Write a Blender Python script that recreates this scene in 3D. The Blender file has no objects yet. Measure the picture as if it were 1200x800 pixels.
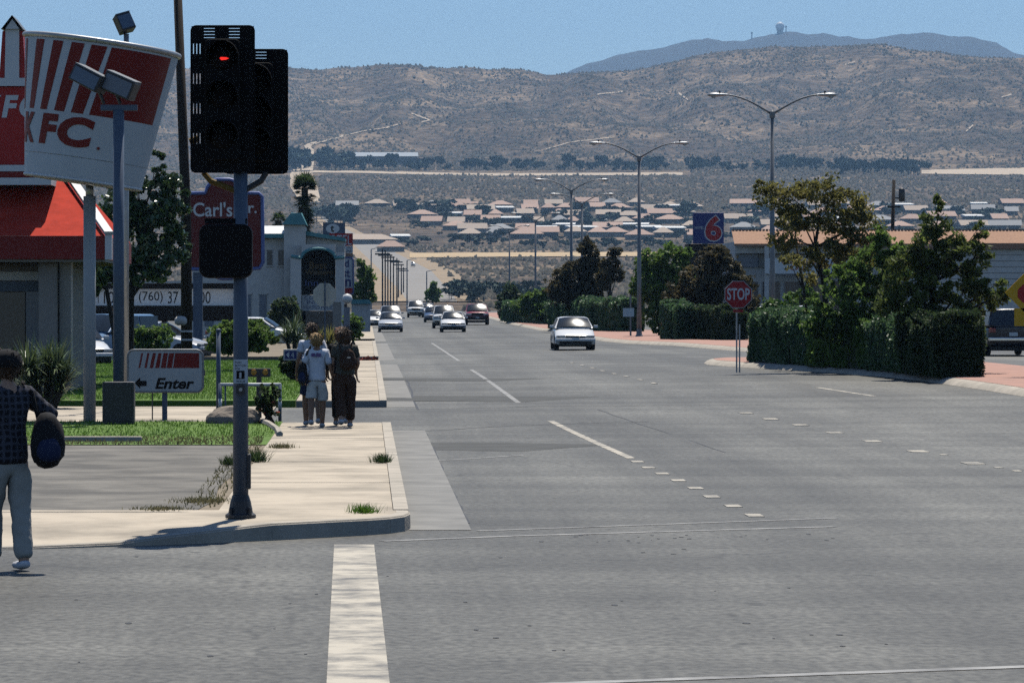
import bpy, bmesh, math, random
import numpy as np
from mathutils import Vector, Matrix

R = math.radians
random.seed(7)
rng = np.random.default_rng(11)
scene = bpy.context.scene
col = scene.collection

# ------------------------------------------------------------------ camera
F, VX, VY, CAMZ = 4500.0, 430.0, 360.0, 2.2     # focal length and road vanishing point, in pixels of a 1200 x 800 frame
cam = bpy.data.cameras.new("camera")
cam.sensor_fit = 'HORIZONTAL'
cam.sensor_width = 36.0
cam.lens = 36.0 * F / 1200.0
cam.shift_x = (600 - VX) / 1200.0
cam.shift_y = -(400 - VY) / 1200.0
cam.clip_start = 0.5
cam.clip_end = 40000
camo = bpy.data.objects.new("camera", cam)
camo.location = (0, 0, CAMZ)
camo.rotation_euler = (R(90), 0, 0)
col.objects.link(camo)
scene.camera = camo

# ------------------------------------------------------------------ sky, sun, exposure
SUN_EL, SUN_AZ = 65.0, 15.0                      # azimuth clockwise from the road direction (+Y)
world = bpy.data.worlds.new("World")
scene.world = world
world.use_nodes = True
wn = world.node_tree
bg = wn.nodes['Background']
sky = wn.nodes.new('ShaderNodeTexSky')
sky.sky_type = 'NISHITA'
sky.sun_disc = False
sky.sun_elevation = R(SUN_EL)
sky.sun_rotation = R(SUN_AZ)
sky.altitude = 1000
sky.air_density = 1.0
sky.dust_density = 0.0
sky.ozone_density = 6.5
wn.links.new(sky.outputs[0], bg.inputs[0])
bg.inputs[1].default_value = 0.085
sl = bpy.data.lights.new("sun", 'SUN')
sl.energy = 5.0
sl.angle = R(0.53)
sl.color = (1.0, 0.945, 0.85)
so = bpy.data.objects.new("sun", sl)
sd = Vector((math.sin(R(SUN_AZ)) * math.cos(R(SUN_EL)), math.cos(R(SUN_AZ)) * math.cos(R(SUN_EL)), math.sin(R(SUN_EL))))
so.rotation_euler = sd.to_track_quat('Z', 'Y').to_euler()
so.location = (60, 120, 200)
col.objects.link(so)
vs = scene.view_settings
vs.view_transform = 'Standard'
vs.look = 'None'
vs.gamma = 1.0
vs.exposure = 0.2
scene.render.engine = 'CYCLES'
cy = scene.cycles
cy.use_denoising = False
cy.max_bounces = 6
cy.diffuse_bounces = 0
cy.glossy_bounces = 3
cy.transmission_bounces = 4
cy.transparent_max_bounces = 6
cy.volume_bounces = 0
cy.sample_clamp_indirect = 4.0

# ------------------------------------------------------------------ materials
M = {}
def mat(name, c, rough=0.8, var=0.12, scale=3.0, c2=None, bump=0.0, bscale=None, metal=0.0, spec=0.3, island=0.0, trans=0.0, stretch=None, detail=4, contrast=None, world_co=False, emit=None):
    m = bpy.data.materials.new(name)
    m.use_nodes = True
    nt = m.node_tree
    N, L = nt.nodes, nt.links
    b = N['Principled BSDF']
    b.inputs['Roughness'].default_value = rough
    b.inputs['Metallic'].default_value = metal
    b.inputs['Specular IOR Level'].default_value = spec
    if c2 is None:
        c2 = tuple(x * (1 - var) for x in c)
        c = tuple(min(1, x * (1 + var)) for x in c)
    if world_co:
        tc = N.new('ShaderNodeNewGeometry').outputs['Position']
    else:
        tc = N.new('ShaderNodeTexCoord').outputs['Object']
    if stretch:
        mp = N.new('ShaderNodeMapping')
        mp.inputs['Scale'].default_value = stretch
        L.new(tc, mp.inputs[0]); tc = mp.outputs[0]
    nz = N.new('ShaderNodeTexNoise')
    nz.inputs['Scale'].default_value = scale
    nz.inputs['Detail'].default_value = detail
    nz.inputs['Roughness'].default_value = 0.65
    L.new(tc, nz.inputs['Vector'])
    ramp = N.new('ShaderNodeValToRGB')
    lo, hi = contrast or (0.3, 0.7)
    ramp.color_ramp.elements[0].position = lo
    ramp.color_ramp.elements[1].position = hi
    ramp.color_ramp.elements[0].color = (*c2, 1)
    ramp.color_ramp.elements[1].color = (*c, 1)
    L.new(nz.outputs['Fac'], ramp.inputs[0])
    out = ramp.outputs[0]
    if island:
        g = N.new('ShaderNodeNewGeometry')
        hsv = N.new('ShaderNodeHueSaturation')
        ma = N.new('ShaderNodeMapRange')
        ma.inputs['To Min'].default_value = 1 - island
        ma.inputs['To Max'].default_value = 1 + island
        L.new(g.outputs['Random Per Island'], ma.inputs[0])
        L.new(ma.outputs[0], hsv.inputs['Value'])
        L.new(out, hsv.inputs['Color']); out = hsv.outputs[0]
    L.new(out, b.inputs['Base Color'])
    if bump:
        n2 = N.new('ShaderNodeTexNoise')
        n2.inputs['Scale'].default_value = bscale or scale * 6
        n2.inputs['Detail'].default_value = 3
        L.new(tc, n2.inputs['Vector'])
        bp = N.new('ShaderNodeBump')
        bp.inputs['Strength'].default_value = bump
        bp.inputs['Distance'].default_value = 0.02
        L.new(n2.outputs['Fac'], bp.inputs['Height'])
        L.new(bp.outputs[0], b.inputs['Normal'])
    if trans:
        tr = N.new('ShaderNodeBsdfTranslucent')
        L.new(out, tr.inputs['Color'])
        mx = N.new('ShaderNodeMixShader')
        mx.inputs[0].default_value = trans
        L.new(b.outputs[0], mx.inputs[1]); L.new(tr.outputs[0], mx.inputs[2])
        L.new(mx.outputs[0], N['Material Output'].inputs['Surface'])
    if emit:
        b.inputs['Emission Color'].default_value = (*emit[0], 1)
        b.inputs['Emission Strength'].default_value = emit[1]
    M[name] = m
    return m

mat('concrete', (0.50, 0.435, 0.345), 0.9, scale=0.7, c2=(0.29, 0.255, 0.205), world_co=True, detail=10, contrast=(0.36, 0.60), bump=0.35, bscale=40)
mat('curb_concrete', (0.49, 0.44, 0.37), 0.9, scale=2.0, c2=(0.31, 0.285, 0.24), bump=0.35, bscale=30)
mat('gutter', (0.27, 0.265, 0.25), 0.9, scale=1.2, c2=(0.16, 0.16, 0.155), bump=0.3, bscale=30)
mat('paint_white', (0.48, 0.44, 0.365), 0.75, scale=2.2, c2=(0.15, 0.147, 0.14), contrast=(0.36, 0.58), detail=12, world_co=True)
mat('tar', (0.035, 0.035, 0.036), 0.6, var=0.3)
mat('patch', (0.072, 0.074, 0.072), 0.85, var=0.25, scale=1.5, detail=10, bump=0.4, bscale=40)
mat('paint_thin', (0.34, 0.34, 0.33), 0.75, scale=3, c2=(0.15, 0.15, 0.15), contrast=(0.35, 0.65), detail=8)
mat('lot', (0.21, 0.198, 0.176), 0.95, scale=0.9, c2=(0.11, 0.106, 0.098), bump=0.5, bscale=60, detail=10, contrast=(0.38, 0.62))
mat('soil', (0.26, 0.215, 0.155), 0.95, scale=1.2, c2=(0.16, 0.135, 0.10), bump=0.4)
mat('lawn', (0.115, 0.20, 0.03), 0.9, scale=0.8, c2=(0.07, 0.13, 0.018), world_co=True)
mat('grass', (0.14, 0.27, 0.03), 0.7, scale=0.35, c2=(0.075, 0.16, 0.018), world_co=True, island=0.35, trans=0.35)
mat('dry_grass', (0.24, 0.20, 0.10), 0.8, scale=0.6, c2=(0.13, 0.13, 0.05), island=0.35, trans=0.3)
mat('paving', (0.45, 0.255, 0.20), 0.9, scale=1.5, c2=(0.32, 0.20, 0.16), bump=0.3, bscale=12)
mat('metal_dark', (0.035, 0.036, 0.04), 0.5, spec=0.4)
mat('black', (0.006, 0.006, 0.007), 0.75, spec=0.15)
mat('metal_grey', (0.20, 0.21, 0.22), 0.5, metal=0.3)
mat('galv', (0.34, 0.35, 0.36), 0.45, metal=0.5)
mat('pole_blue', (0.10, 0.13, 0.18), 0.55)
mat('white', (0.72, 0.72, 0.70), 0.5, var=0.05)
mat('offwhite', (0.60, 0.58, 0.54), 0.7, var=0.08)
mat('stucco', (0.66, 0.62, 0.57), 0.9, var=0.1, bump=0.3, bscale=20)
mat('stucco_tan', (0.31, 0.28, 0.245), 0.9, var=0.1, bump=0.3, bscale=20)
mat('red', (0.42, 0.022, 0.018), 0.5, var=0.1)
mat('red_roof', (0.46, 0.048, 0.028), 0.85, var=0.2, scale=2, spec=0.08, bump=0.3)
mat('red_dark', (0.185, 0.013, 0.011), 0.55, var=0.1)
mat('maroon', (0.115, 0.012, 0.010), 0.55, var=0.1)
mat('blue', (0.022, 0.035, 0.17), 0.5, var=0.1)
mat('blue_trim', (0.12, 0.16, 0.36), 0.5, var=0.1)
mat('teal', (0.10, 0.28, 0.30), 0.6, var=0.12)
mat('yellow', (0.72, 0.40, 0.02), 0.55, var=0.1)
mat('sign_red', (0.38, 0.012, 0.018), 0.45, var=0.06)
mat('wood_pole', (0.028, 0.020, 0.015), 0.9, scale=4, stretch=(6, 6, 0.4))
mat('bark', (0.075, 0.06, 0.045), 0.95, scale=6, stretch=(3, 3, 0.5), bump=0.5)
mat('bark_dark', (0.035, 0.028, 0.022), 0.95, scale=6, stretch=(3, 3, 0.5), bump=0.5)
mat('leaf_dark', (0.062, 0.097, 0.034), 0.6, scale=1.5, c2=(0.028, 0.047, 0.018), island=0.4, trans=0.45)
mat('leaf_olive', (0.239, 0.212, 0.057), 0.6, scale=1.2, c2=(0.112, 0.120, 0.039), island=0.4, trans=0.55)
mat('leaf_brown', (0.098, 0.077, 0.034), 0.6, scale=1.2, c2=(0.051, 0.051, 0.024), island=0.4, trans=0.45)
mat('leaf_green', (0.148, 0.232, 0.049), 0.55, scale=1.5, c2=(0.073, 0.133, 0.029), island=0.4, trans=0.55)
mat('leaf_pine', (0.147, 0.185, 0.043), 0.6, scale=1.5, c2=(0.069, 0.097, 0.026), island=0.4, trans=0.55)
mat('leaf_bright', (0.120, 0.204, 0.042), 0.5, scale=1.5, c2=(0.060, 0.120, 0.024), island=0.35, trans=0.35)
mat('leaf_glossy', (0.098, 0.156, 0.058), 0.28, scale=1.5, c2=(0.039, 0.078, 0.026), island=0.4, trans=0.2, spec=0.6)
mat('leaf_hedge', (0.116, 0.201, 0.081), 0.45, scale=2.0, c2=(0.053, 0.106, 0.041), island=0.45, trans=0.45, spec=0.5)
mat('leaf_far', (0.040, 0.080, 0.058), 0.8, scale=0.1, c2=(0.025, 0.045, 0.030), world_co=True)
mat('leaf_yucca', (0.138, 0.188, 0.075), 0.35, scale=2.0, c2=(0.062, 0.100, 0.037), island=0.35, trans=0.2, spec=0.6)
mat('flower', (0.55, 0.10, 0.05), 0.6)
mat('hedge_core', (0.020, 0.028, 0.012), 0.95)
mat('rock', (0.26, 0.22, 0.18), 0.95, scale=4, bump=0.6)
mat('tyre', (0.012, 0.012, 0.013), 0.85)
mat('rim', (0.30, 0.31, 0.32), 0.35, metal=0.8)
mat('glass', (0.012, 0.016, 0.020), 0.13, spec=0.6, var=0.02)
mat('window_dark', (0.03, 0.035, 0.045), 0.25, spec=0.5, var=0.1)
mat('window_blue', (0.10, 0.14, 0.20), 0.3, spec=0.5, var=0.1)
mat('chrome', (0.60, 0.60, 0.60), 0.22, metal=0.9, var=0.03)
mat('lamp_glass', (0.55, 0.55, 0.52), 0.2, spec=0.6, var=0.05)
mat('tail_red', (0.30, 0.01, 0.012), 0.25, spec=0.6)
mat('amber', (0.65, 0.30, 0.04), 0.3)
for n, c in dict(car_white=(0.74, 0.74, 0.73), car_silver=(0.45, 0.47, 0.50), car_blue=(0.02, 0.05, 0.12), car_red=(0.28, 0.012, 0.02), car_dark=(0.012, 0.016, 0.028), car_lblue=(0.10, 0.20, 0.34)).items():
    m = mat(n, c, 0.32, var=0.02, spec=0.5)
    m.node_tree.nodes['Principled BSDF'].inputs['Coat Weight'].default_value = 0.6 if n != 'car_dark' else 0.12
    m.node_tree.nodes['Principled BSDF'].inputs['Coat Roughness'].default_value = 0.06
mat('plastic_dark', (0.02, 0.02, 0.022), 0.6)
mat('skin', (0.42, 0.25, 0.17), 0.55, var=0.06)
mat('skin_tan', (0.27, 0.15, 0.095), 0.55, var=0.06)
mat('cloth_white', (0.70, 0.71, 0.76), 0.9, var=0.05, bump=0.3, bscale=12)
mat('cloth_cream', (0.62, 0.60, 0.56), 0.9, var=0.06, bump=0.3, bscale=12)
mat('cloth_denim', (0.16, 0.24, 0.42), 0.9, var=0.15, bump=0.3, bscale=14)
mat('cloth_khaki', (0.38, 0.37, 0.34), 0.9, var=0.1, bump=0.3, bscale=12)
mat('cloth_black', (0.013, 0.013, 0.015), 0.9, var=0.2, bump=0.3, bscale=12)
mat('cloth_brown', (0.055, 0.030, 0.020), 0.9, var=0.15, bump=0.3, bscale=12)
mat('cloth_olive', (0.085, 0.078, 0.060), 0.9, var=0.15, bump=0.3, bscale=12)
mat('cloth_navy', (0.02, 0.028, 0.07), 0.9, var=0.2)
mat('print_purple', (0.16, 0.10, 0.24), 0.8)
mat('hair_blond', (0.42, 0.27, 0.11), 0.6, scale=20, c2=(0.22, 0.13, 0.05))
mat('hair_brown', (0.06, 0.035, 0.02), 0.6, scale=20)
mat('hair_red', (0.22, 0.085, 0.025), 0.6, scale=20, c2=(0.10, 0.035, 0.012))
mat('shoe_white', (0.55, 0.56, 0.60), 0.7)
mat('shoe_dark', (0.03, 0.03, 0.035), 0.7)
mat('tile_roof', (0.46, 0.27, 0.17), 0.85, scale=8, c2=(0.30, 0.17, 0.11))
mat('house_wall', (0.34, 0.28, 0.23), 0.9, var=0.1)
mat('house_wall_dark', (0.16, 0.13, 0.11), 0.9, var=0.1)
mat('roof_pink', (0.44, 0.31, 0.245), 0.9, var=0.12, scale=1)
mat('roof_tan', (0.43, 0.35, 0.28), 0.9, var=0.12, scale=1)
mat('roof_grey', (0.30, 0.30, 0.30), 0.9, var=0.12, scale=1)
mat('roof_white', (0.66, 0.66, 0.64), 0.8, var=0.08, scale=1)
mat('scrub_leaf', (0.082, 0.074, 0.056), 0.95, scale=0.05, c2=(0.046, 0.044, 0.036), world_co=True, island=0.4)
mat('dirt_pale', (0.52, 0.42, 0.31), 0.95, scale=0.2, c2=(0.38, 0.31, 0.23), world_co=True)
mat('dirt_bank', (0.36, 0.27, 0.17), 0.95, scale=0.15, c2=(0.22, 0.17, 0.115), world_co=True)
mat('straw', (0.50, 0.37, 0.21), 0.95, scale=0.1, c2=(0.40, 0.30, 0.18), world_co=True)
mat('mountain_rock', (0.045, 0.038, 0.033), 0.95, scale=0.004, c2=(0.022, 0.023, 0.025), world_co=True)
mat('lit_red', (0.5, 0.01, 0.01), 0.4, emit=((1.0, 0.03, 0.02), 0.9))
mat('bucket_white', (0.66, 0.68, 0.68), 0.6, var=0.06, scale=1.5)
mat('mustard', (0.16, 0.10, 0.02), 0.7)
mat('hall_roof', (0.30, 0.33, 0.36), 0.8)
mat('pole_grey', (0.42, 0.43, 0.42), 0.6, var=0.08)
mat('backlit_panel', (0.78, 0.78, 0.75), 0.6, var=0.04, trans=0.55)
mat('gold', (0.20, 0.12, 0.03), 0.6)
mat('sticker_white', (0.62, 0.63, 0.64), 0.6, var=0.04)

def asphalt():
    m = bpy.data.materials.new('asphalt'); m.use_nodes = True
    nt = m.node_tree; N, L = nt.nodes, nt.links
    b = N['Principled BSDF']
    geo = N.new('ShaderNodeNewGeometry')
    def noise(scale, stretch, detail=5):
        mp = N.new('ShaderNodeMapping'); mp.inputs['Scale'].default_value = stretch
        L.new(geo.outputs['Position'], mp.inputs[0])
        n = N.new('ShaderNodeTexNoise'); n.inputs['Scale'].default_value = scale; n.inputs['Detail'].default_value = detail
        n.inputs['Roughness'].default_value = 0.6
        L.new(mp.outputs[0], n.inputs['Vector']); return n.outputs['Fac']
    def ramp(f, lo, hi, a, c):
        r = N.new('ShaderNodeMapRange'); r.inputs['From Min'].default_value = lo; r.inputs['From Max'].default_value = hi
        r.inputs['To Min'].default_value = a; r.inputs['To Max'].default_value = c
        L.new(f, r.inputs[0]); return r.outputs[0]
    def mul(a, c):
        x = N.new('ShaderNodeMath'); x.operation = 'MULTIPLY'; L.new(a, x.inputs[0]); L.new(c, x.inputs[1]); return x.outputs[0]
    big = ramp(noise(0.16, (1, 0.35, 1)), 0.40, 0.60, 0.70, 1.24)           # old patches of different age
    lanes = ramp(noise(0.55, (1, 0.012, 1)), 0.40, 0.60, 0.80, 1.18)       # wheel paths along the road
    cross = ramp(noise(0.50, (0.02, 1, 1)), 0.40, 0.60, 0.80, 1.16)        # overlay seams and tracks of the cross street
    grain = ramp(noise(14.0, (1, 0.6, 1), 4), 0.34, 0.66, 0.55, 1.45)
    fac = mul(mul(big, lanes), mul(cross, grain))
    oil = ramp(noise(3.0, (1, 1, 1), 2), 0.66, 0.72, 1.0, 0.45)            # small oil spots
    fac = mul(fac, oil)
    vor = N.new('ShaderNodeTexVoronoi'); vor.feature = 'DISTANCE_TO_EDGE'; vor.inputs['Scale'].default_value = 0.10
    wp = N.new('ShaderNodeTexNoise'); wp.inputs['Scale'].default_value = 1.2
    L.new(geo.outputs['Position'], wp.inputs['Vector'])
    ad = N.new('ShaderNodeMixRGB'); ad.blend_type = 'LINEAR_LIGHT'; ad.inputs[0].default_value = 0.6
    L.new(geo.outputs['Position'], ad.inputs[1]); L.new(wp.outputs['Color'], ad.inputs[2])
    L.new(ad.outputs[0], vor.inputs['Vector'])
    fac = mul(fac, ramp(vor.outputs[0], 0.0, 0.006, 0.66, 1.0))           # sealed cracks
    mix = N.new('ShaderNodeVectorMath'); mix.operation = 'SCALE'
    mix.inputs[0].default_value = (0.094, 0.092, 0.081)
    L.new(fac, mix.inputs['Scale'])
    L.new(mix.outputs[0], b.inputs['Base Color'])
    b.inputs['Roughness'].default_value = 0.62
    b.inputs['Specular IOR Level'].default_value = 0.35
    bp = N.new('ShaderNodeBump'); bp.inputs['Strength'].default_value = 0.5; bp.inputs['Distance'].default_value = 0.01
    L.new(noise(45.0, (1, 1, 1), 2), bp.inputs['Height']); L.new(bp.outputs[0], b.inputs['Normal'])
    M['asphalt'] = m
asphalt()

def scrubland():
    m = bpy.data.materials.new('scrubland'); m.use_nodes = True
    nt = m.node_tree; N, L = nt.nodes, nt.links
    b = N['Principled BSDF']; b.inputs['Roughness'].default_value = 1.0; b.inputs['Specular IOR Level'].default_value = 0.05
    geo = N.new('ShaderNodeNewGeometry')
    def noise(scale, detail):
        n = N.new('ShaderNodeTexNoise'); n.inputs['Scale'].default_value = scale; n.inputs['Detail'].default_value = detail
        n.inputs['Roughness'].default_value = 0.65
        L.new(geo.outputs['Position'], n.inputs['Vector']); return n.outputs['Fac']
    def ramp(f, stops):
        r = N.new('ShaderNodeValToRGB'); e = r.color_ramp.elements
        e[0].position, e[0].color = stops[0][0], (*stops[0][1], 1)
        e[1].position, e[1].color = stops[-1][0], (*stops[-1][1], 1)
        for p, c in stops[1:-1]:
            x = e.new(p); x.color = (*c, 1)
        L.new(f, r.inputs[0]); return r.outputs[0]
    a = ramp(noise(0.009, 7), [(0.36, (0.072, 0.060, 0.052)), (0.5, (0.118, 0.094, 0.074)), (0.64, (0.235, 0.180, 0.130))])
    c = ramp(noise(0.10, 5), [(0.36, (0.42, 0.45, 0.45)), (0.52, (0.95, 0.95, 0.95)), (0.68, (1.7, 1.6, 1.45))])
    mx = N.new('ShaderNodeMixRGB'); mx.blend_type = 'MULTIPLY'; mx.inputs[0].default_value = 1.0
    L.new(a, mx.inputs[1]); L.new(c, mx.inputs[2])
    L.new(mx.outputs[0], b.inputs['Base Color'])
    M['scrubland'] = m
scrubland()

# ------------------------------------------------------------------ mesh helpers
def link(o, parent=None):
    col.objects.link(o)
    if parent is not None:
        o.parent = parent
    return o

def tag(o, label=None, cat=None, group=None, kind=None):
    if label: o['label'] = label
    if cat: o['category'] = cat
    if group: o['group'] = group
    if kind: o['kind'] = kind
    return o

def thing(name, label, cat, loc=(0, 0, 0), rz=0.0, group=None):
    o = bpy.data.objects.new(name, None)
    o.empty_display_size = 0.3
    o.location = loc; o.rotation_euler = (0, 0, rz)
    link(o)
    return tag(o, label, cat, group)

class MB:
    """collects shapes and builds them as one mesh object"""
    def __init__(s): s.v = []; s.f = []
    def add(s, vs_, fs):
        k = len(s.v); s.v += [tuple(v) for v in vs_]; s.f += [tuple(i + k for i in f) for f in fs]; return s
    def box(s, c, d, m=None):
        x, y, z = (k / 2 for k in d)
        vv = [Vector((i * x, j * y, k * z)) for k in (-1, 1) for j in (-1, 1) for i in (-1, 1)]
        if m is not None: vv = [m @ q for q in vv]
        cc = Vector(c)
        return s.add([q + cc for q in vv], [(0, 2, 3, 1), (4, 5, 7, 6), (0, 1, 5, 4), (2, 6, 7, 3), (0, 4, 6, 2), (1, 3, 7, 5)])
    def bx(s, x0, x1, y0, y1, z0, z1):
        return s.box(((x0 + x1) / 2, (y0 + y1) / 2, (z0 + z1) / 2), (x1 - x0, y1 - y0, z1 - z0))
    def prism(s, poly, y0, y1):                   # polygon in x,z extruded along y
        n = len(poly)
        vv = [(x, y0, z) for x, z in poly] + [(x, y1, z) for x, z in poly]
        ar = sum(poly[i][0] * poly[(i + 1) % n][1] - poly[(i + 1) % n][0] * poly[i][1] for i in range(n))
        fs = [tuple(range(n)), tuple(range(2 * n - 1, n - 1, -1))] + [(i, i + n, (i + 1) % n + n, (i + 1) % n) for i in range(n)]
        if ar * (y1 - y0) < 0: fs = [f[::-1] for f in fs]
        return s.add(vv, fs)
    def tube(s, pts, rad, n=8, cap=True):
        pts = [Vector(p) for p in pts]
        if not hasattr(rad, '__len__'): rad = [rad] * len(pts)
        vv = []; up = Vector((0.13, 0.97, 0.2))
        for i, p in enumerate(pts):
            t = (pts[min(i + 1, len(pts) - 1)] - pts[max(i - 1, 0)]).normalized()
            a = t.cross(up)
            if a.length < 0.1: a = t.cross(Vector((1, 0, 0)))
            a.normalize(); b = t.cross(a)
            for k in range(n):
                th = 2 * math.pi * k / n
                vv.append(p + (a * math.cos(th) + b * math.sin(th)) * rad[i])
        fs = [(i * n + k, (i + 1) * n + k, (i + 1) * n + (k + 1) % n, i * n + (k + 1) % n) for i in range(len(pts) - 1) for k in range(n)]
        if cap: fs += [tuple(range(n)), tuple(range(len(pts) * n - 1, (len(pts) - 1) * n - 1, -1))]
        return s.add(vv, fs)
    def lathe(s, prof, c=(0, 0, 0), n=20, ax=None):   # prof (r, z)
        vv = []; cc = Vector(c)
        for r_, z in prof:
            for k in range(n):
                th = 2 * math.pi * k / n
                q = Vector((r_ * math.cos(th), r_ * math.sin(th), z))
                vv.append((ax @ q if ax is not None else q) + cc)
        m = len(prof)
        fs = [(i * n + k, i * n + (k + 1) % n, (i + 1) * n + (k + 1) % n, (i + 1) * n + k) for i in range(m - 1) for k in range(n)]
        fs += [tuple(range(n - 1, -1, -1)), tuple(range((m - 1) * n, m * n))]
        return s.add(vv, fs)
    def mesh(s, name, m, smooth=False):
        me = bpy.data.meshes.new(name)
        me.from_pydata(s.v, [], s.f)
        if m is not None: me.materials.append(M[m] if isinstance(m, str) else m)
        if smooth: me.shade_smooth()
        me.update()
        return me
    def build(s, name, m, parent=None, smooth=False, bevel=0.0, seg=2):
        o = bpy.data.objects.new(name, s.mesh(name, m, smooth))
        if bevel:
            b = o.modifiers.new('bevel', 'BEVEL'); b.width = bevel; b.segments = seg; b.limit_method = 'ANGLE'; b.angle_limit = R(40)
            b.harden_normals = bool(smooth)
        return link(o, parent)

def np_mesh(name, verts, faces, m):
    me = bpy.data.meshes.new(name)
    nv, (nf, k) = len(verts), faces.shape
    me.vertices.add(nv); me.vertices.foreach_set('co', np.ascontiguousarray(verts, np.float32).ravel())
    me.loops.add(nf * k); me.loops.foreach_set('vertex_index', faces.astype(np.int32).ravel())
    me.polygons.add(nf)
    me.polygons.foreach_set('loop_start', np.arange(0, nf * k, k, dtype=np.int32))
    me.update(calc_edges=True)
    if m: me.materials.append(M[m])
    return me

def np_obj(name, verts, faces, m, parent=None):
    return link(bpy.data.objects.new(name, np_mesh(name, verts, faces, m)), parent)

def copy_tree(o, parent=None):
    c = o.copy(); col.objects.link(c)
    if parent is not None: c.parent = parent
    for ch in list(o.children): copy_tree(ch, c)
    return c

def rrect(x0, x1, z0, z1, r, n=5):
    pts = []
    for cx, cz, a in ((x1 - r, z1 - r, 0), (x0 + r, z1 - r, 90), (x0 + r, z0 + r, 180), (x1 - r, z0 + r, 270)):
        for k in range(n + 1):
            t = R(a + 90 * k / n); pts.append((cx + r * math.cos(t), cz + r * math.sin(t)))
    return pts

def text_data(body, shear=0.0, offset=0.0):
    cu = bpy.data.curves.new('text', 'FONT')
    cu.body = body; cu.align_x = 'LEFT'; cu.shear = shear; cu.offset = offset; cu.resolution_u = 4
    o = bpy.data.objects.new('text', cu); col.objects.link(o)
    dg = bpy.context.evaluated_depsgraph_get()
    me = o.evaluated_get(dg).to_mesh()
    vv = [tuple(v.co) for v in me.vertices]; ff = [tuple(p.vertices) for p in me.polygons]
    o.evaluated_get(dg).to_mesh_clear()
    bpy.data.objects.remove(o); bpy.data.curves.remove(cu)
    return vv, ff

def text(body, x0, x1, z0, z1, y, m, parent, name='lettering', shear=0.0, offset=0.0, fn=None):
    """flat lettering fitted into a box in x,z, facing -y"""
    vv, ff = text_data(body, shear, offset)
    ax = min(v[0] for v in vv); bx = max(v[0] for v in vv); az = min(v[1] for v in vv); bz = max(v[1] for v in vv)
    if fn:                                         # curved lettering needs small faces
        bm_ = bmesh.new(); q = [bm_.verts.new(v) for v in vv]
        for f_ in ff:
            try: bm_.faces.new([q[i] for i in f_])
            except ValueError: pass
        bmesh.ops.triangulate(bm_, faces=bm_.faces)
        for _ in range(4):
            lim = (bx - ax) * 0.07
            ed = [e for e in bm_.edges if e.calc_length() > lim]
            if not ed: break
            bmesh.ops.subdivide_edges(bm_, edges=ed, cuts=1)
            bmesh.ops.triangulate(bm_, faces=bm_.faces)
        bm_.verts.index_update(); vv = [tuple(v.co) for v in bm_.verts]; ff = [tuple(v.index for v in f_.verts) for f_ in bm_.faces]; bm_.free()
    out = []
    for v in vv:
        x = x0 + (v[0] - ax) / (bx - ax) * (x1 - x0); z = z0 + (v[1] - az) / (bz - az) * (z1 - z0)
        out.append(fn(x, z) if fn else (x, y, z))
    b = MB(); b.add(out, ff)
    return b.build(name, m, parent)

# pixel helpers (1200 x 800 frame): where a pixel of the photograph lies in the place
def X(px, d): return (px - VX) * d / F
def Z(py, d): return CAMZ + (VY - py) * d / F

# ------------------------------------------------------------------ terrain
PY = [-80, 0, 65, 110, 165, 265, 320, 420, 520, 600, 680, 780, 880, 1000, 1300, 1600, 1750, 1850, 2000, 2600, 3400]
PZ = [0, 0, 0, .2, .3, .45, .65, 1.25, 1.55, 1.2, -2.0, -6.0, -4.0, 4.4, 10.0, 20.0, 24.4, 28.9, 35.5, 70.0, 123.0]
RX = [-3000, -900, -480, -100, -55, 0, 78, 144, 190, 233, 280, 322, 367, 411, 478, 544, 611, 656, 700, 755, 800, 860, 1200, 3000]
RY = [110, 100, 92, 82, 83, 80, 80, 77, 75, 78, 76, 80, 80, 75, 72, 65, 58, 53, 58, 64, 66, 66, 74, 90]
HN = rng.random((256, 256))
def vnoise(x, y):
    xi = np.floor(x).astype(int); yi = np.floor(y).astype(int); fx = x - xi; fy = y - yi
    fx = fx * fx * (3 - 2 * fx); fy = fy * fy * (3 - 2 * fy)
    a = HN[xi % 256, yi % 256]; b = HN[(xi + 1) % 256, yi % 256]; c = HN[xi % 256, (yi + 1) % 256]; d = HN[(xi + 1) % 256, (yi + 1) % 256]
    return (a * (1 - fx) + b * fx) * (1 - fy) + (c * (1 - fx) + d * fx) * fy
def fbm(x, y, o=4):
    t = 0; a = 0.5
    for k in range(o):
        t = t + a * (vnoise(x * 2 ** k + 17 * k, y * 2 ** k + 31 * k) - 0.5); a *= 0.52
    return t
def zt(x, y):
    """height of the land (numpy)"""
    x = np.asarray(x, float); y = np.asarray(y, float)
    base = np.interp(y, PY, PZ)
    cross = 0.012 * np.clip(x, 0, 16) * np.interp(y, [50, 100, 500, 620], [0, 1, 1, 0])
    amp = np.interp(y, [620, 800, 1500, 2600, 3400, 4200, 5000, 6500], [0, 0.8, 2.0, 2.5, 6, 46, 52, 40])
    n = fbm(x / 260.0, y / 330.0, 5) * amp
    ridge = CAMZ + (VY - np.interp(x, RX, RY)) * 5000.0 / F
    t = np.clip((y - 3400) / 1600.0, 0, 1)
    g = t * t * (3 - 2 * t) * 0.45 + t * 0.55
    hill = np.where(y > 3400, (ridge - 123.0) * g, 0)
    # spurs and gullies running down the hill front
    gul = np.abs(fbm(x / 170.0 + 3.1, y / 700.0, 4)) * -150 * np.clip(t * 1.6, 0, 1) * np.clip((1.05 - t) * 2.2, 0.12, 1)
    fall = np.where(y > 5000, -(y - 5000) * 0.10, 0)
    return base + cross + n + hill + gul + fall
def zg(x, y): return float(zt(x, y))
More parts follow.
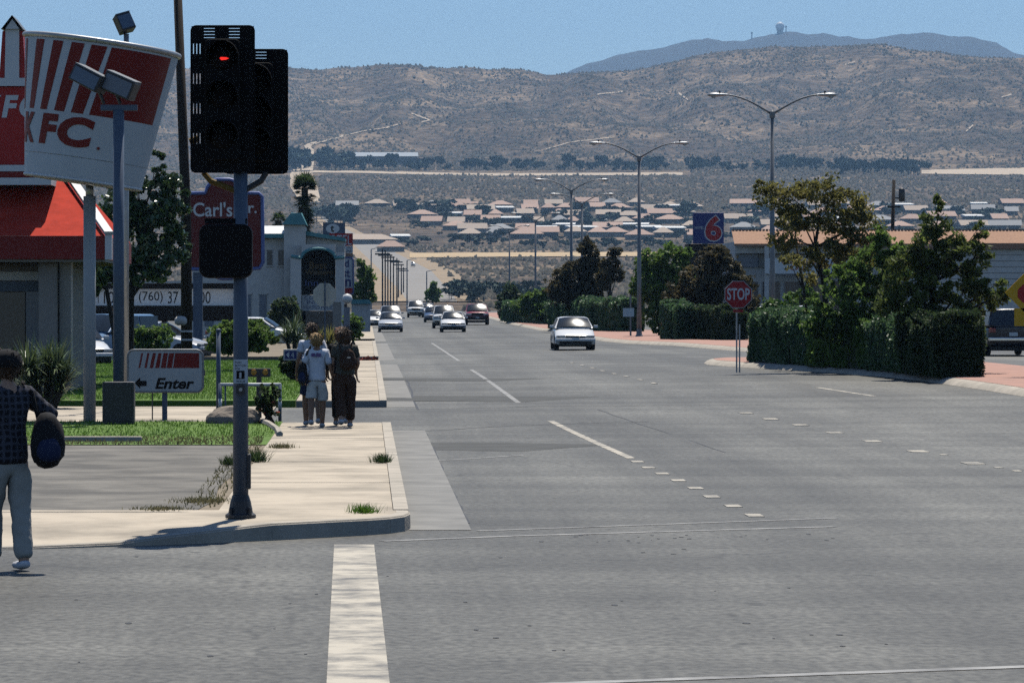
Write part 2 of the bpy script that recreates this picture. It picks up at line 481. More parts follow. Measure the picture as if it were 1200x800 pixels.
def G(px, py, h=0.0):
    """point on the near ground seen at a pixel"""
    d = 40.0
    for _ in range(60):
        z = zg(X(px, d), d) + h
        d = 0.5 * d + 0.5 * max(8, min(700, (CAMZ - z) * F / max(py - VY, 0.6)))
    return Vector((X(px, d), d, zg(X(px, d), d) + h))
def GF(px, py, y0=800, y1=5200):
    """point on the far land seen at a pixel"""
    ys = np.arange(y0, y1, 4.0)
    dz = zt((px - VX) * ys / F, ys) - (CAMZ + (VY - py) * ys / F)
    k = np.nonzero(dz > 0)[0]
    d = float(ys[k[0]]) if len(k) else float(ys[np.argmax(dz)])
    return Vector((X(px, d), d, zg(X(px, d), d)))

def terrain():
    ys = np.concatenate([np.arange(-80, 640, 10.0), np.arange(640, 1000, 12), np.arange(1000, 3400, 20), np.arange(3400, 5300, 14), np.arange(5300, 6600, 60)])
    us = np.linspace(-1, 1, 201)
    U, Y = np.meshgrid(us, ys)
    XX = U * (150 + 0.36 * np.clip(Y, 0, None))
    ZZ = zt(XX, Y)
    drop = np.interp(Y, [600, 660], [0.30, 0.0])
    V = np.stack([XX, Y, ZZ - drop], -1).reshape(-1, 3)
    nr, nc = len(ys), len(us)
    i = np.arange(nr - 1)[:, None] * nc + np.arange(nc - 1)[None]
    Fq = np.stack([i, i + 1, i + nc + 1, i + nc], -1).reshape(-1, 4)
    o = np_obj('terrain', V, Fq, 'scrubland'); o.data.shade_smooth(); tag(o, kind='structure')
terrain()

def mountain():
    PX = [560, 640, 700, 750, 800, 830, 850, 870, 900, 940, 963, 985, 1010, 1040, 1090, 1140, 1170, 1200, 1260, 1400, 1700]
    PP = [110, 95, 76, 60, 50, 44, 47, 47, 42, 40, 36, 40, 45, 44, 40, 44, 52, 63, 80, 95, 120]
    ys = np.linspace(8600, 12600, 61); xs = np.linspace(-200, 3400, 240)
    XX, Y = np.meshgrid(xs, ys)
    top = CAMZ + (VY - np.interp(VX + XX * F / 11000.0, PX, PP)) * 11000.0 / F
    w = np.clip(1 - np.abs(Y - 11000) / np.where(Y < 11000, 2400, 1600), 0, 1)
    ZZ = 60 + (top - 60) * (w ** 0.8) + fbm(XX / 300, Y / 420, 5) * 150 * (1 - w) + fbm(XX / 120.0, Y / 500.0, 4) * 34
    V = np.stack([XX, Y, ZZ], -1).reshape(-1, 3); nr, nc = XX.shape
    i = np.arange(nr - 1)[:, None] * nc + np.arange(nc - 1)[None]
    o = np_obj('mountain', V, np.stack([i, i + 1, i + nc + 1, i + nc], -1).reshape(-1, 4), 'mountain_rock'); o.data.shade_smooth(); tag(o, kind='structure')
    def top_at(px):
        x = X(px, 11000); return x, float(CAMZ + (VY - np.interp(px, PX, PP)) * 11000.0 / F)
    x, z = top_at(914)
    t = thing('radar_dome', 'white radar dome on a dark drum on the mountain summit', 'radar dome', (x, 11000, z - 8))
    MB().lathe([(9, 0), (9, 22), (10.5, 22), (10.5, 25)], n=18).build('tower_drum', 'metal_dark', t)
    MB().lathe([(10, 25), (13, 31), (12.5, 37), (9, 42), (4.5, 45), (0.3, 46)], n=18).build('dome', 'white', t, smooth=True)
    for px, h, lab in ((881, 26, 'slim lattice mast on the mountain ridge apart from the dome'), (921, 34, 'short mast standing close beside the radar dome')):
        x, z = top_at(px)
        t = thing('radio_mast', lab, 'mast', (x, 11000, z - 8))
        MB().tube([(0, 0, 0), (0, 0, h)], [2.2, 0.9], 6).tube([(2, 0, 0), (1, 0, h)], 0.5, 5).build('mast', 'metal_grey', t)
        MB().box((0, 0, h - 3), (5, 4, 5)).build('antenna', 'metal_grey', t)
mountain()
# ------------------------------------------------------------------ near ground: sheets that follow the land
def strip(name, rows, h, m, parent=None, skirt=0.0, nx=4, kind=None, taper=0.0):
    """rows of (Y, Xleft, Xright [, h]); a sheet lying h above the land, with a skirt down its edges"""
    b = MB(); out = []
    dense = []
    for a, c in zip(rows, rows[1:]):
        n = max(1, int((c[0] - a[0]) / 6.0))
        for k in range(n):
            t = k / n; dense.append(tuple(a[i] + (c[i] - a[i]) * t for i in range(len(a))))
    dense.append(rows[-1])
    for r_ in dense:
        hh = r_[3] if len(r_) > 3 else h
        out.append([(r_[1] + (r_[2] - r_[1]) * k / nx, r_[0], hh) for k in range(nx + 1)])
    vv = [(x, y, zg(x, y) + hh) for row in out for x, y, hh in row]
    w = nx + 1; n = len(out)
    fs = [(i * w + k, i * w + k + 1, (i + 1) * w + k + 1, (i + 1) * w + k) for i in range(n - 1) for k in range(nx)]
    if skirt:
        ring = [k for k in range(w)] + [i * w + nx for i in range(1, n)] + [(n - 1) * w + k for k in range(nx - 1, -1, -1)] + [i * w for i in range(n - 2, 0, -1)]
        k0 = len(vv)
        vv += [(vv[i][0], vv[i][1], vv[i][2] - skirt) for i in ring]
        L_ = len(ring)
        fs += [(ring[j], k0 + j, k0 + (j + 1) % L_, ring[(j + 1) % L_]) for j in range(L_)]
    b.add(vv, fs)
    o = b.build(name, m, parent)
    if kind: tag(o, kind=kind)
    return o

ys = [-60 + 5 * k for k in range(137)]
strip('road', [(y, -70, 90) for y in (-60, 622)], 0.0, 'asphalt', nx=80, kind='structure')
road = bpy.data.objects['road']

CX = 0.42                                    # kerb line of the road
# kerb + gutter + pavement, in lengths between the driveways
SEG = [(38.9, 68.0), (81.5, 131.0), (140.0, 196.0), (206.0, 330.0), (340.0, 470.0)]
gut = strip('gutter', [(37.9, CX, 1.03), (38.9, CX, 1.03), (68.0, CX, 1.03)], 0.005, 'gutter', kind='structure')
for (a, c) in SEG[1:]:
    strip('gutter', [(a, CX, 1.03), (c, CX, 1.03)], 0.005, 'gutter', kind='structure')
walk = strip('pavement', [(38.9, -1.5, 0.40), (68.0, -1.5, 0.40)], 0.12, 'gutter', skirt=0.2, kind='structure')
for (a, c) in SEG[1:]:
    strip('pavement', [(a, -1.5, 0.40), (c, -1.5, 0.40)], 0.12, 'gutter', skirt=0.2, kind='structure')
walks = [o for o in bpy.data.objects if o.name.startswith('pavement')]
walks.sort(key=lambda o: o.name)
for w_, (a, c) in zip(walks, SEG):
    if a < 200:
        y = a
        while y < c - 0.5:
            e = min(y + 3.05, c)
            jit = random.uniform(-0.004, 0.004)
            strip('slab', [(y + 0.005, -1.5, 0.262), (e - 0.005, -1.5, 0.262)], 0.150 + jit, 'concrete', w_, skirt=0.05, nx=1)
            y = e
        y = a
        while y < c - 0.5:
            e = min(y + 3.05, c)
            strip('kerb_stone', [(y + 0.008, 0.268, CX), (e - 0.008, 0.268, CX)], 0.156, 'curb_concrete', w_, skirt=0.2, nx=1)
            y = e
    else:
        strip('slab', [(a, -1.5, CX), (c, -1.5, CX)], 0.150, 'concrete', w_, skirt=0.2, nx=1)

# the street corner: rounded kerb that runs out into a ramp on the left
def corner():
    near = [(CX, 38.6), (0.42, 38.2), (0.36, 37.75), (0.22, 37.4), (0.0, 37.12), (-0.3, 36.85), (-0.9, 36.3), (-1.6, 35.75), (-2.3, 35.35), (-3.2, 34.9), (-5, 34.3), (-9, 33.6), (-20, 33.0), (-45, 32.6)]
    def hh(x): return float(np.interp(x, [-2.4, -1.1], [0.02, 0.155]))
    vv = []; top = []; n = 8
    for x, y in near:
        for k in range(n + 1):
            t = k / n
            yy = y + (38.88 - y) * t
            vv.append((x, yy, hh(x) + (0.150 - hh(x)) * t ** 0.8))
    w = n + 1
    fs = [(i * w + k, i * w + k + 1, (i + 1) * w + k + 1, (i + 1) * w + k) for i in range(len(near) - 1) for k in range(n)]
    fs = [f[::-1] for f in fs]
    b = MB(); b.add(vv, fs)
    o = b.build('pavement_corner', 'concrete', smooth=True); tag(o, kind='structure')
    # kerb face, a little proud of the slab edge, in stones
    pts = near
    for i in range(len(pts) - 1):
        (x0, y0), (x1, y1) = pts[i], pts[i + 1]
        dx, dy = x1 - x0, y1 - y0; l = math.hypot(dx, dy); nx_, ny_ = -dy / l, dx / l    # outward (towards the road)
        b = MB()
        q = []
        for (x, y) in ((x0, y0), (x1, y1)):
            top = hh(x) + 0.006
            q += [(x + nx_ * 0.015, y + ny_ * 0.015, -0.05), (x + nx_ * 0.010, y + ny_ * 0.010, top - 0.02), (x - nx_ * 0.01, y - ny_ * 0.01, top), (x - nx_ * 0.13, y - ny_ * 0.13, top + 0.003)]
        b.add(q, [(0, 1, 5, 4), (1, 2, 6, 5), (2, 3, 7, 6)])
        b.build('kerb_stone', 'curb_concrete', o)
corner()
# lots and verges left of the pavement
strip('worn_lot', [(38.6, -45, -1.75), (41, -45, -1.62), (44, -45, -1.7), (50, -45, -1.6), (57.2, -45, -1.75)], 0.145, 'lot', skirt=0.2, kind='structure', nx=12)
strip('soil_edge', [(38.7, -1.95, -1.505), (57.6, -1.95, -1.505)], 0.138, 'soil', kind='structure', nx=2)
strip('lawn', [(57.4, -45, -1.50), (68.5, -45, -1.50)], 0.150, 'lawn', skirt=0.2, kind='structure', nx=8)
strip('driveway', [(69.6, -45, -1.9), (80.3, -45, -1.9)], 0.06, 'concrete', skirt=0.2, kind='structure', nx=8)
strip('lawn', [(81.5, -45, -1.52), (112, -45, -1.52), (131, -9.5, -1.52)], 0.150, 'lawn', skirt=0.2, kind='structure', nx=8)
strip('parking_lot', [(113, -45, -9.8), (131, -45, -9.8), (205, -45, -9.8)], 0.03, 'lot', skirt=0.1, kind='structure', nx=8)
strip('planting_bed', [(140, -9.4, -1.52), (196, -9.4, -1.52)], 0.150, 'soil', skirt=0.2, kind='structure')
# the walkway and low kerb in the grass
b = MB()
k = thing('low_kerb', 'low pale concrete kerb lying along the front edge of the lawn', 'kerb', (0, 0, 0))
p0, p1 = G(70, 517, 0.15), G(166, 517, 0.15)
MB().bx(p0.x, p1.x, p0.y, p0.y + 0.16, 0.12, 0.225).build('kerb_block', 'curb_concrete', k, bevel=0.02)
k = thing('edging_kerb', 'curved pale edging kerb bordering the rose bed', 'kerb', (0, 0, 0))
pp = [G(px, py, 0.15) for px, py in ((296, 492), (306, 495), (316, 499), (325, 505), (328, 511))]
MB().tube([p + Vector((0, 0, 0.03)) for p in pp], 0.055, 6).build('kerb_block', 'curb_concrete', k)

# median islands with red paving and pale kerb
I1 = [(79, 15.0, 18.6), (84, 14.9, 18.6), (90, 14.8, 18.6), (96, 14.6, 18.6), (102, 14.2, 18.6), (108, 13.4, 18.6), (114, 12.4, 18.6), (119, 11.6, 18.6), (123, 11.2, 18.4), (126, 11.35, 17.6), (128, 12.0, 15.6)]
I2 = [(150, 15.2, 17.6), (156, 14.8, 18.4), (172, 14.0, 18.6), (182, 12.6, 18.6), (192, 12.2, 18.6), (240, 12.2, 18.6), (246, 13.2, 17.4)]
I3 = [(258, 13.4, 17.4), (264, 12.2, 18.6), (330, 12.2, 18.6), (430, 12.2, 18.6)]
def island(rows):
    """raised island with a rolled kerb that slopes up to the paving"""
    ww = 0.30
    rr = [(rows[0][0] - ww, rows[0][1] + .15, rows[0][2] - .15, .005)]
    dn = []
    for a, c in zip(rows, rows[1:]):
        n = max(1, int((c[0] - a[0]) / 5))
        for k in range(n): t = k / n; dn.append(tuple(a[i] + (c[i] - a[i]) * t for i in range(3)))
    dn.append(rows[-1])
    vv = []; fs = []
    def row(y, a, c, hi):
        for x, h in ((a - ww, .005), (a - .20, .085 * hi + .005), (a - .06, .135 * hi + .005), (a, .145 * hi + .005), (c, .145 * hi + .005), (c + .06, .135 * hi + .005), (c + .20, .085 * hi + .005), (c + ww, .005)):
            vv.append((x, y, zg(x, y) + h))
    row(dn[0][0] - ww, dn[0][1], dn[0][2], 0); row(dn[0][0] - .18, dn[0][1], dn[0][2], .6)
    for q in dn: row(*q, 1)
    row(dn[-1][0] + .18, dn[-1][1], dn[-1][2], .6); row(dn[-1][0] + ww, dn[-1][1], dn[-1][2], 0)
    n = len(vv) // 8
    b = MB(); b.add(vv, [(i * 8 + k, i * 8 + k + 1, (i + 1) * 8 + k + 1, (i + 1) * 8 + k) for i in range(n - 1) for k in range(7)])
    o = tag(b.build('median_island', 'curb_concrete', smooth=True), kind='structure')
    strip('paved_surface', [(y, a, c) for y, a, c in dn], 0.156, 'paving', o, nx=4)
    return o
for rows in (I1, I2, I3):
    o = island(rows)
o = strip('median_island', [(84.0, 17.0, 22), (86, 15.2 + 1.3, 22)], 0.10, 'curb_concrete', kind='structure') if False else None
# far pavement and shop lot on the right
strip('pavement', [(60, 30.0, 32.5), (430, 30.0, 32.5)], 0.14, 'concrete', skirt=0.2, kind='structure')
strip('parking_lot', [(60, 32.6, 90), (420, 32.6, 90)], 0.04, 'lot', skirt=0.1, kind='structure', nx=8)

# ------------------------------------------------------------------ road markings
def mark(name, pts, w, m='paint_white', n=3, h=0.004):
    """painted line through pixels of the photograph, laid on the road"""
    P = [G(px, py) for px, py in pts]
    b = MB()
    for a, c in zip(P, P[1:]):
        d = (c - a); d.z = 0; d.normalize(); s = Vector((d.y, -d.x, 0)) * (w / 2)
        vv = []
        for k in range(n + 1):
            q = a + (c - a) * (k / n)
            for e in (q - s, q + s): vv.append((e.x, e.y, zg(e.x, e.y) + h))
        b.add(vv, [(2 * k, 2 * k + 1, 2 * k + 3, 2 * k + 2) for k in range(n)])
    o = b.build(name, m, road)
    return o
mark('crosswalk_line', [(420, 812), (415, 638)], 0.37)
mark('crosswalk_line', [(540, 805), (1230, 780)], 0.14, 'paint_thin', 6)
mark('crosswalk_line', [(448, 634), (600, 628), (978, 617)], 0.13, 'paint_thin', 6)
mark('crosswalk_line', [(560, 622), (980, 607)], 0.11, 'paint_thin', 6)
mark('lane_line', [(740, 537), (645, 493)], 0.13)
mark('lane_line', [(608, 472), (552, 433)], 0.12, 'paint_thin', 6)
mark('lane_line', [(538, 423), (506, 402)], 0.12, 'paint_thin', 6)
mark('lane_line', [(1024, 464), (958, 454)], 0.12)
mark('road_patch', [(500, 527), (610, 519)], 3.2, 'patch', 4, 0.0025)
mark('road_patch', [(486, 470), (576, 464)], 5.5, 'patch', 4, 0.0025)
mark('road_patch', [(470, 446), (538, 443)], 6.0, 'patch', 4, 0.0025)
for pts, w_ in (([(498, 506), (507, 525), (514, 541), (524, 562), (535, 586), (549, 613)], 0.035), ([(476, 443), (482, 460), (490, 480)], 0.05), ([(480, 506), (620, 498), (760, 494)], 0.05), ([(700, 480), (760, 500), (850, 530)], 0.03), ([(480, 480), (640, 476), (900, 474)], 0.06)):
    q = []
    for (a, b_), (c, d_) in zip(pts, pts[1:]):
        for k in range(6): q.append((a + (c - a) * k / 6 + random.uniform(-1.5, 1.5), b_ + (d_ - b_) * k / 6 + random.uniform(-.4, .4)))
    mark('tar_seam', q + [pts[-1]], w_, 'tar', 1, 0.0035)
random.seed(33)
for k in range(58):                                  # drops of tar and oil
    px, py = (random.gauss(790, 90), random.gauss(631, 4)) if k < 26 else (random.uniform(60, 1180), random.uniform(645, 785))
    p = G(px, py); r_ = random.uniform(0.008, 0.028); n = 9; e = random.uniform(.6, 1.0)
    MB().add([(p.x + r_ * math.cos(2 * math.pi * i / n) * random.uniform(.8, 1.2), p.y + e * 3 * r_ * math.sin(2 * math.pi * i / n) * random.uniform(.8, 1.2), p.z + 0.003) for i in range(n)], [tuple(range(n))]).build('tar_drop', 'tar', road)
mark('patch_seam', [(512, 540), (616, 533)], 0.10, 'paint_thin')
def rdot(px, py, w=0.22, l=0.22):
    p = G(px, py)
    b = MB().bx(p.x - w / 2, p.x + w / 2, p.y - l / 2, p.y + l / 2, p.z - 0.01, p.z + 0.009)
    b.build('lane_dot', 'paint_white', road, bevel=0.003)
for px, py in ((884, 604), (859, 593), (834, 582), (815, 572), (795, 563), (776, 555), (760, 548), (747, 541)): rdot(px, py, 0.17, 0.5)
for px, py in ((1140, 543), (1076, 529), (1022, 517), (978, 507), (938, 498), (903, 491), (874, 484)): rdot(px, py, 0.26, 0.7)
for px, py in ((1106, 533), (1192, 552), (1170, 548)): rdot(px, py, 0.10, 0.3)
for px, py in ((670, 425), (682, 428), (694, 431), (706, 434.5), (720, 438), (734, 441), (750, 445), (766, 449)): rdot(px, py, 0.12, 1.2)
for k in range(26): rdot(520 + 5.2 * k, 401 + 0.02 * k, 0.12, 0.5)
# ------------------------------------------------------------------ vegetation
def unit(n, g=rng):
    v = g.normal(size=(n, 3)); return v / np.linalg.norm(v, axis=1)[:, None]
def leaf_mesh(name, c, size, m, aspect=1.7, droop=0.0, up=0.25, out=None):
    """one bent diamond leaf (two triangles) for every centre"""
    n = len(c)
    a = unit(n); a[:, 2] -= droop
    if out is not None: a = a * 0.7 + out
    a /= np.linalg.norm(a, axis=1)[:, None]
    q = unit(n); q[:, 2] += up
    b = np.cross(a, q); b /= (np.linalg.norm(b, axis=1)[:, None] + 1e-9)
    nn = np.cross(a, b)
    s = (size * rng.uniform(0.6, 1.35, n))[:, None] if np.isscalar(size) else (size * rng.uniform(0.6, 1.35, n))[:, None]
    L_ = a * s * aspect * 0.5; W = b * s * 0.5
    V = np.stack([c - L_, c + W + nn * s * 0.08, c + L_, c - W + nn * s * 0.08], 1).reshape(-1, 3)
    i = np.arange(n)[:, None] * 4
    Fc = np.concatenate([i + np.array([[0, 1, 2]]), i + np.array([[0, 2, 3]])], 1).reshape(-1, 3)
    return np_mesh(name, V, Fc, m)

def clump_points(clumps, dens, sub=0.34, fill=0.62):
    """leaf centres: every clump ellipsoid is broken into small uneven tufts"""
    out = []
    for (cx, cy_, cz, rx, ry, rz) in clumps:
        vol = rx * ry * rz
        ns = max(8, int(22 * vol ** 0.34 / sub * 0.8))
        u = unit(ns) * (rng.uniform(0.25, 1.0, ns) ** 0.5)[:, None]
        tc = np.array([cx, cy_, cz]) + u * np.array([rx, ry, rz]) * 0.88
        nl = max(60, int(2.6 * dens * (rx * ry * rz) ** (2 / 3.)))
        w = rng.uniform(0.3, 1.4, ns); k = rng.choice(ns, nl, p=w / w.sum())
        r = sub * 0.8 * min(rx, rz) * rng.uniform(0.5, 1.4, ns)
        p = tc[k] + unit(nl) * (rng.uniform(0, 1, nl) ** 0.45 * r[k])[:, None] * np.array([1.15, 1.15, 0.8])
        out.append(p)
    return np.concatenate(out)

def tree(name, label, px, d, clumps, trunk, leaf=0.12, dens=900, lm='leaf_dark', bm='bark', sub=0.34, droop=0.3, group=None, base_h=0.15, cat='tree', limbs=True, aspect=1.7):
    """clumps: (px, py, rx_px, ry_px [, depth offset m]); trunk: list of (px, py, radius m) from the ground up"""
    s = F / d; x0 = X(px, d); zb = zg(x0, d) + base_h
    t = thing(name, label, cat, (x0, d, zb), 0, group)
    cl = []
    for c in clumps:
        rx, rz = c[2] / s, c[3] / s
        cl.append((X(c[0], d) - x0, c[4] if len(c) > 4 else rng.uniform(-0.4, 0.4) * rx, Z(c[1], d) - zb, rx, min(rx, max(rx, rz) * 0.9) * 0.95, rz))
    P = clump_points(cl, dens, sub)
    link(bpy.data.objects.new('crown', leaf_mesh('crown', P, leaf * 0.72, lm, droop=droop, aspect=aspect)), t)
    pts = [Vector((X(a, d) - x0, 0, Z(bb, d) - zb)) for a, bb, r_ in trunk]
    pts[0].z = -0.1
    b = MB().tube(pts, [r_ for a, bb, r_ in trunk], 9)
    if limbs:
        for c in cl:
            e = Vector(c[:3])
            k = min(range(len(pts)), key=lambda i: (pts[i] - e).length + (0 if pts[i].z < e.z else 9))
            k = max(k, min(1, len(pts) - 1)); st = pts[k]; r0 = trunk[k][2] * 0.55
            mid = st.lerp(e, 0.5) + Vector((random.uniform(-.1, .1), random.uniform(-.1, .1), random.uniform(0, 0.12))) * (e - st).length
            b.tube([st, mid, e], [r0, r0 * 0.6, r0 * 0.2], 6)
            for q in range(3):
                w = Vector(unit(1)[0]) * 0.8 * min(c[3], c[5]); b.tube([mid.lerp(e, 0.5), e + w], [r0 * 0.35, r0 * 0.1], 4)
    b.build('trunk', bm, t, smooth=True)
    return t

def hedge(name, label, pts, w, h, lm='leaf_hedge', leaf=0.07, dens=900, group=None, top_wave=0.12):
    """clipped hedge running through ground points"""
    P = [Vector(p) for p in pts]
    o0 = P[0]
    t = thing(name, label, 'hedge', o0, 0, group)
    L_ = sum((b - a).length for a, b in zip(P, P[1:]))
    b = MB(); cs = []; acc = 0
    for a, c in zip(P, P[1:]):
        l = (c - a).length; d = (c - a).normalized(); s = Vector((d.y, -d.x, 0)); n = max(1, int(l / 0.6))
        for k in range(n):
            m0 = a + (c - a) * ((k + 0.5) / n); ang = math.atan2(d.y, d.x)
            hh = h * (1 + random.uniform(-top_wave, top_wave)); ww = w * random.uniform(0.9, 1.08)
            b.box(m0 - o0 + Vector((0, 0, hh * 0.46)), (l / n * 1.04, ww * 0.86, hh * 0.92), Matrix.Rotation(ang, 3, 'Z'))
            ar = (l / n) * (2 * hh + ww)
            N_ = int(dens * ar)
            u = rng.uniform(-0.55, 0.55, N_) * l / n; face = rng.random(N_) * (2 * hh + ww)
            off = np.where(face < hh, -ww / 2, np.where(face < 2 * hh, ww / 2, face - 2 * hh - ww / 2)); z = np.where(face < hh, face, np.where(face < 2 * hh, face - hh, hh))
            bump = rng.normal(0, 0.035, N_)
            pos = np.array(m0 - o0)[None] + u[:, None] * np.array(d)[None] + (off * (1 + bump * 1.2))[:, None] * np.array(s)[None]
            pos[:, 2] = z * 1.0 + bump * 1.0 + 0.02
            wx_, wy_ = pos[:, 0] + o0.x, pos[:, 1] + o0.y                      # lumps, and thin patches where twigs show
            nz_ = fbm(wx_ * 1.1 + pos[:, 2] * 0.9, wy_ * 1.1 - pos[:, 2] * 0.7, 4)
            pos += (np.where(face < hh, -1, np.where(face < 2 * hh, 1, 0)) * nz_ * 0.55)[:, None] * np.array(s)[None]
            pos[:, 2] += np.where(face >= 2 * hh, nz_ * 0.45, 0) + np.where(face >= 2 * hh, np.abs(rng.normal(0, .05, N_)), 0)
            thin = fbm(wx_ * 0.9 + 40 + pos[:, 2] * .6, wy_ * 0.9, 3)
            pos = pos[(thin > -0.13) | (rng.random(N_) < .35)]
            pos[:, 2] = np.maximum(pos[:, 2], 0.02)
            cs.append(pos)
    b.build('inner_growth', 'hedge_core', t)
    C = np.concatenate(cs)
    if label and (abs(P[0].x - P[-1].x) > abs(P[0].y - P[-1].y)):
        e = np.array([[0, 0, 0]])
    for q, d0 in ((P[0], (P[0] - P[1]).normalized()), (P[-1], (P[-1] - P[-2]).normalized())):   # hedge ends
        N_ = int(dens * w * h); s = Vector((d0.y, -d0.x, 0))
        C = np.concatenate([C, np.array(q - o0)[None] + rng.uniform(-.5, .5, N_)[:, None] * w * np.array(s)[None] + np.array([0, 0, 1.0])[None] * (rng.random(N_) * h)[:, None] + (rng.normal(0.02, 0.04, N_))[:, None] * np.array(d0)[None]])
    link(bpy.data.objects.new('foliage', leaf_mesh('foliage', C, leaf, lm, aspect=1.5)), t)
    return t

def bush(name, label, px, d, w, h, lm='leaf_dark', leaf=0.08, dens=700, n=7, base_h=0.15, stem=0.0, group=None, flowers=0, flat=0.8, cat='bush', py_mid=None):
    x0 = X(px, d); zb = zg(x0, d) + base_h
    t = thing(name, label, cat, (x0, d, zb), 0, group)
    cl = []
    for k in range(n):
        a = 2 * math.pi * k / n + random.uniform(-.3, .3); rr = random.uniform(0.25, 0.55) * w / 2
        cl.append((rr * math.cos(a), rr * math.sin(a) * 0.8, stem + (h - stem) * random.uniform(0.42, 0.62), w * 0.27, w * 0.27, (h - stem) * 0.40 * flat / 0.8))
    cl.append((0, 0, stem + (h - stem) * 0.55, w * 0.38, w * 0.34, (h - stem) * 0.42))
    P = clump_points(cl, dens * 1.2); P = P[P[:, 2] > 0.03]
    link(bpy.data.objects.new('foliage', leaf_mesh('foliage', P, leaf, lm)), t)
    b = MB()
    for k in range(5 if stem < 0.25 else 3):
        e = cl[k % len(cl)]; b.tube([(0.05 * (k - 1), 0, -0.1), (e[0] * 0.3, e[1] * 0.3, max(stem, h * 0.3)), (e[0] * 0.9, e[1] * 0.9, e[2])], [0.045, 0.035, 0.012], 6)
    b.build('stem', 'bark_dark', t)
    if flowers:
        Q = P[rng.choice(len(P), flowers)]
        b = MB()
        for q in Q: b.lathe([(0.012, 0), (0.05, 0.03), (0.03, 0.06)], q, 6)
        b.build('blossom', 'flower', t)
    return t

def spiky(name, label, px, d, w, h, n=160, lm='leaf_yucca', base_h=0.15, heads=5, blade=0.05, cat='plant', group=None):
    """many long arching pointed blades from a few rosettes"""
    x0 = X(px, d); zb = zg(x0, d) + base_h
    t = thing(name, label, cat, (x0, d, zb), 0, group)
    V = []; Fc = []
    hs = [(random.uniform(-.5, .5) * w * 0.55, random.uniform(-.3, .3) * w * 0.5, random.uniform(0.0, 0.5) * h) for _ in range(heads)]
    b = MB()
    for hx, hy, hz in hs: b.tube([(hx * 0.4, hy * 0.4, -0.1), (hx, hy, hz + 0.05)], [0.07, 0.05], 7)
    for k in range(n):
        hx, hy, hz = hs[k % heads]
        a = random.uniform(0, 2 * math.pi); el = random.uniform(0.05, 1.35); l = random.uniform(0.6, 1.0) * h * 0.62
        d1 = Vector((math.cos(a) * math.cos(el), math.sin(a) * math.cos(el), math.sin(el))); sd_ = Vector((-math.sin(a), math.cos(a), 0)) * blade / 2
        p0 = Vector((hx, hy, hz + 0.04)); p1 = p0 + d1 * l * 0.55; p2 = p0 + d1 * l + Vector((0, 0, -0.22 * l * math.cos(el)))
        for p in (p0, p1, p2): p.z = max(p.z, 0.02)
        j = len(V); V += [p0 - sd_ * .6, p0 + sd_ * .6, p1 + sd_, p1 - sd_, p2]; Fc += [(j, j + 1, j + 2), (j, j + 2, j + 3), (j + 3, j + 2, j + 4)]
    np_obj('blades', np.array([tuple(v) for v in V]), np.array(Fc), lm, t)
    b.build('stem', 'bark', t)
    return t

def grass_blades(name, regions, n, h, m='grass', label=None):
    """short blades over ground rectangles (x0, x1, y0, y1, lift)"""
    V = []; tot = sum((b - a) * (d - c) for a, b, c, d, e in regions); allp = []
    for a, b, c, d, e in regions:
        k = int(n * (b - a) * (d - c) / tot)
        x = rng.uniform(a, b, k); y = rng.uniform(c, d, k); allp.append(np.stack([x, y, zt(x, y) + e - 0.005], 1))
    P = np.concatenate(allp); k = len(P)
    a = rng.uniform(0, 2 * np.pi, k); hh = h * rng.uniform(0.5, 1.3, k); w = 0.012 + 0.15 * hh
    s = np.stack([np.cos(a), np.sin(a), 0 * a], 1) * w[:, None] * 0.5
    lean = np.stack([rng.normal(0, .35, k), rng.normal(0, .35, k), np.ones(k)], 1) * hh[:, None]
    V = np.stack([P - s, P + s, P + lean], 1).reshape(-1, 3)
    o = np_obj(name, V, np.arange(3 * k).reshape(-1, 3), m)
    tag(o, label, 'grass', kind='stuff'); return o

grass_blades('lawn_grass', [(-14, -1.52, 60.5, 68.4, 0.15), (-16, -1.54, 82, 111.5, 0.15), (-9.3, -1.54, 111.5, 130.5, 0.15)], 90000, 0.055, 'grass', 'mown green grass of the corner lawns')
grass_blades('lot_edge_grass', [(-1.9, -1.55, 39.5, 57.4, 0.14)], 420, 0.06, 'dry_grass', 'straggling dry grass along the edge between lot and pavement')
rag = [(-14, -1.6, 57.2, 60.6, 0.15)]
grass_blades('dry_verge_grass', rag, 6000, 0.06, 'dry_grass', 'dry yellowing grass along the front edge of the lawn')
# weeds in the pavement joints
def weed(px, py, w, h, n, label, lm='dry_grass'):
    p = G(px, py, 0.15)
    P = np.stack([rng.normal(0, w / 6, n), rng.normal(0, w / 5, n), np.abs(rng.normal(0, h * 0.1, n))], 1)
    a = rng.uniform(0, 2 * np.pi, n); hh = h * rng.uniform(0.3, 0.85, n)
    s = np.stack([np.cos(a), np.sin(a), 0 * a], 1) * 0.006
    V = np.stack([P - s, P + s, P + np.stack([rng.normal(0, .5, n), rng.normal(0, .5, n), np.ones(n)], 1) * hh[:, None]], 1).reshape(-1, 3)
    o = np_obj('weed_tuft', V, np.arange(3 * n).reshape(-1, 3), lm); o.location = p
    tag(o, label, 'weeds', kind='stuff')
weed(426, 601, 0.38, 0.12, 260, 'straggly green weed tuft at the rounded kerb corner', 'grass')
weed(447, 542, 0.34, 0.16, 320, 'dark weed tuft in the joint behind the kerb', 'leaf_dark')
weed(300, 541, 0.42, 0.22, 420, 'dark weed clump on the lot edge behind the signal pole', 'leaf_dark')
weed(268, 545, 0.3, 0.16, 260, 'low weed clump left of the signal pole at the lot edge', 'leaf_dark')
weed(330, 525, 0.5, 0.10, 300, 'dry weeds where the lot meets the pavement and lawn')
weed(240, 588, 0.9, 0.07, 500, 'dry grass strip creeping over the lot edge near the signal pole')
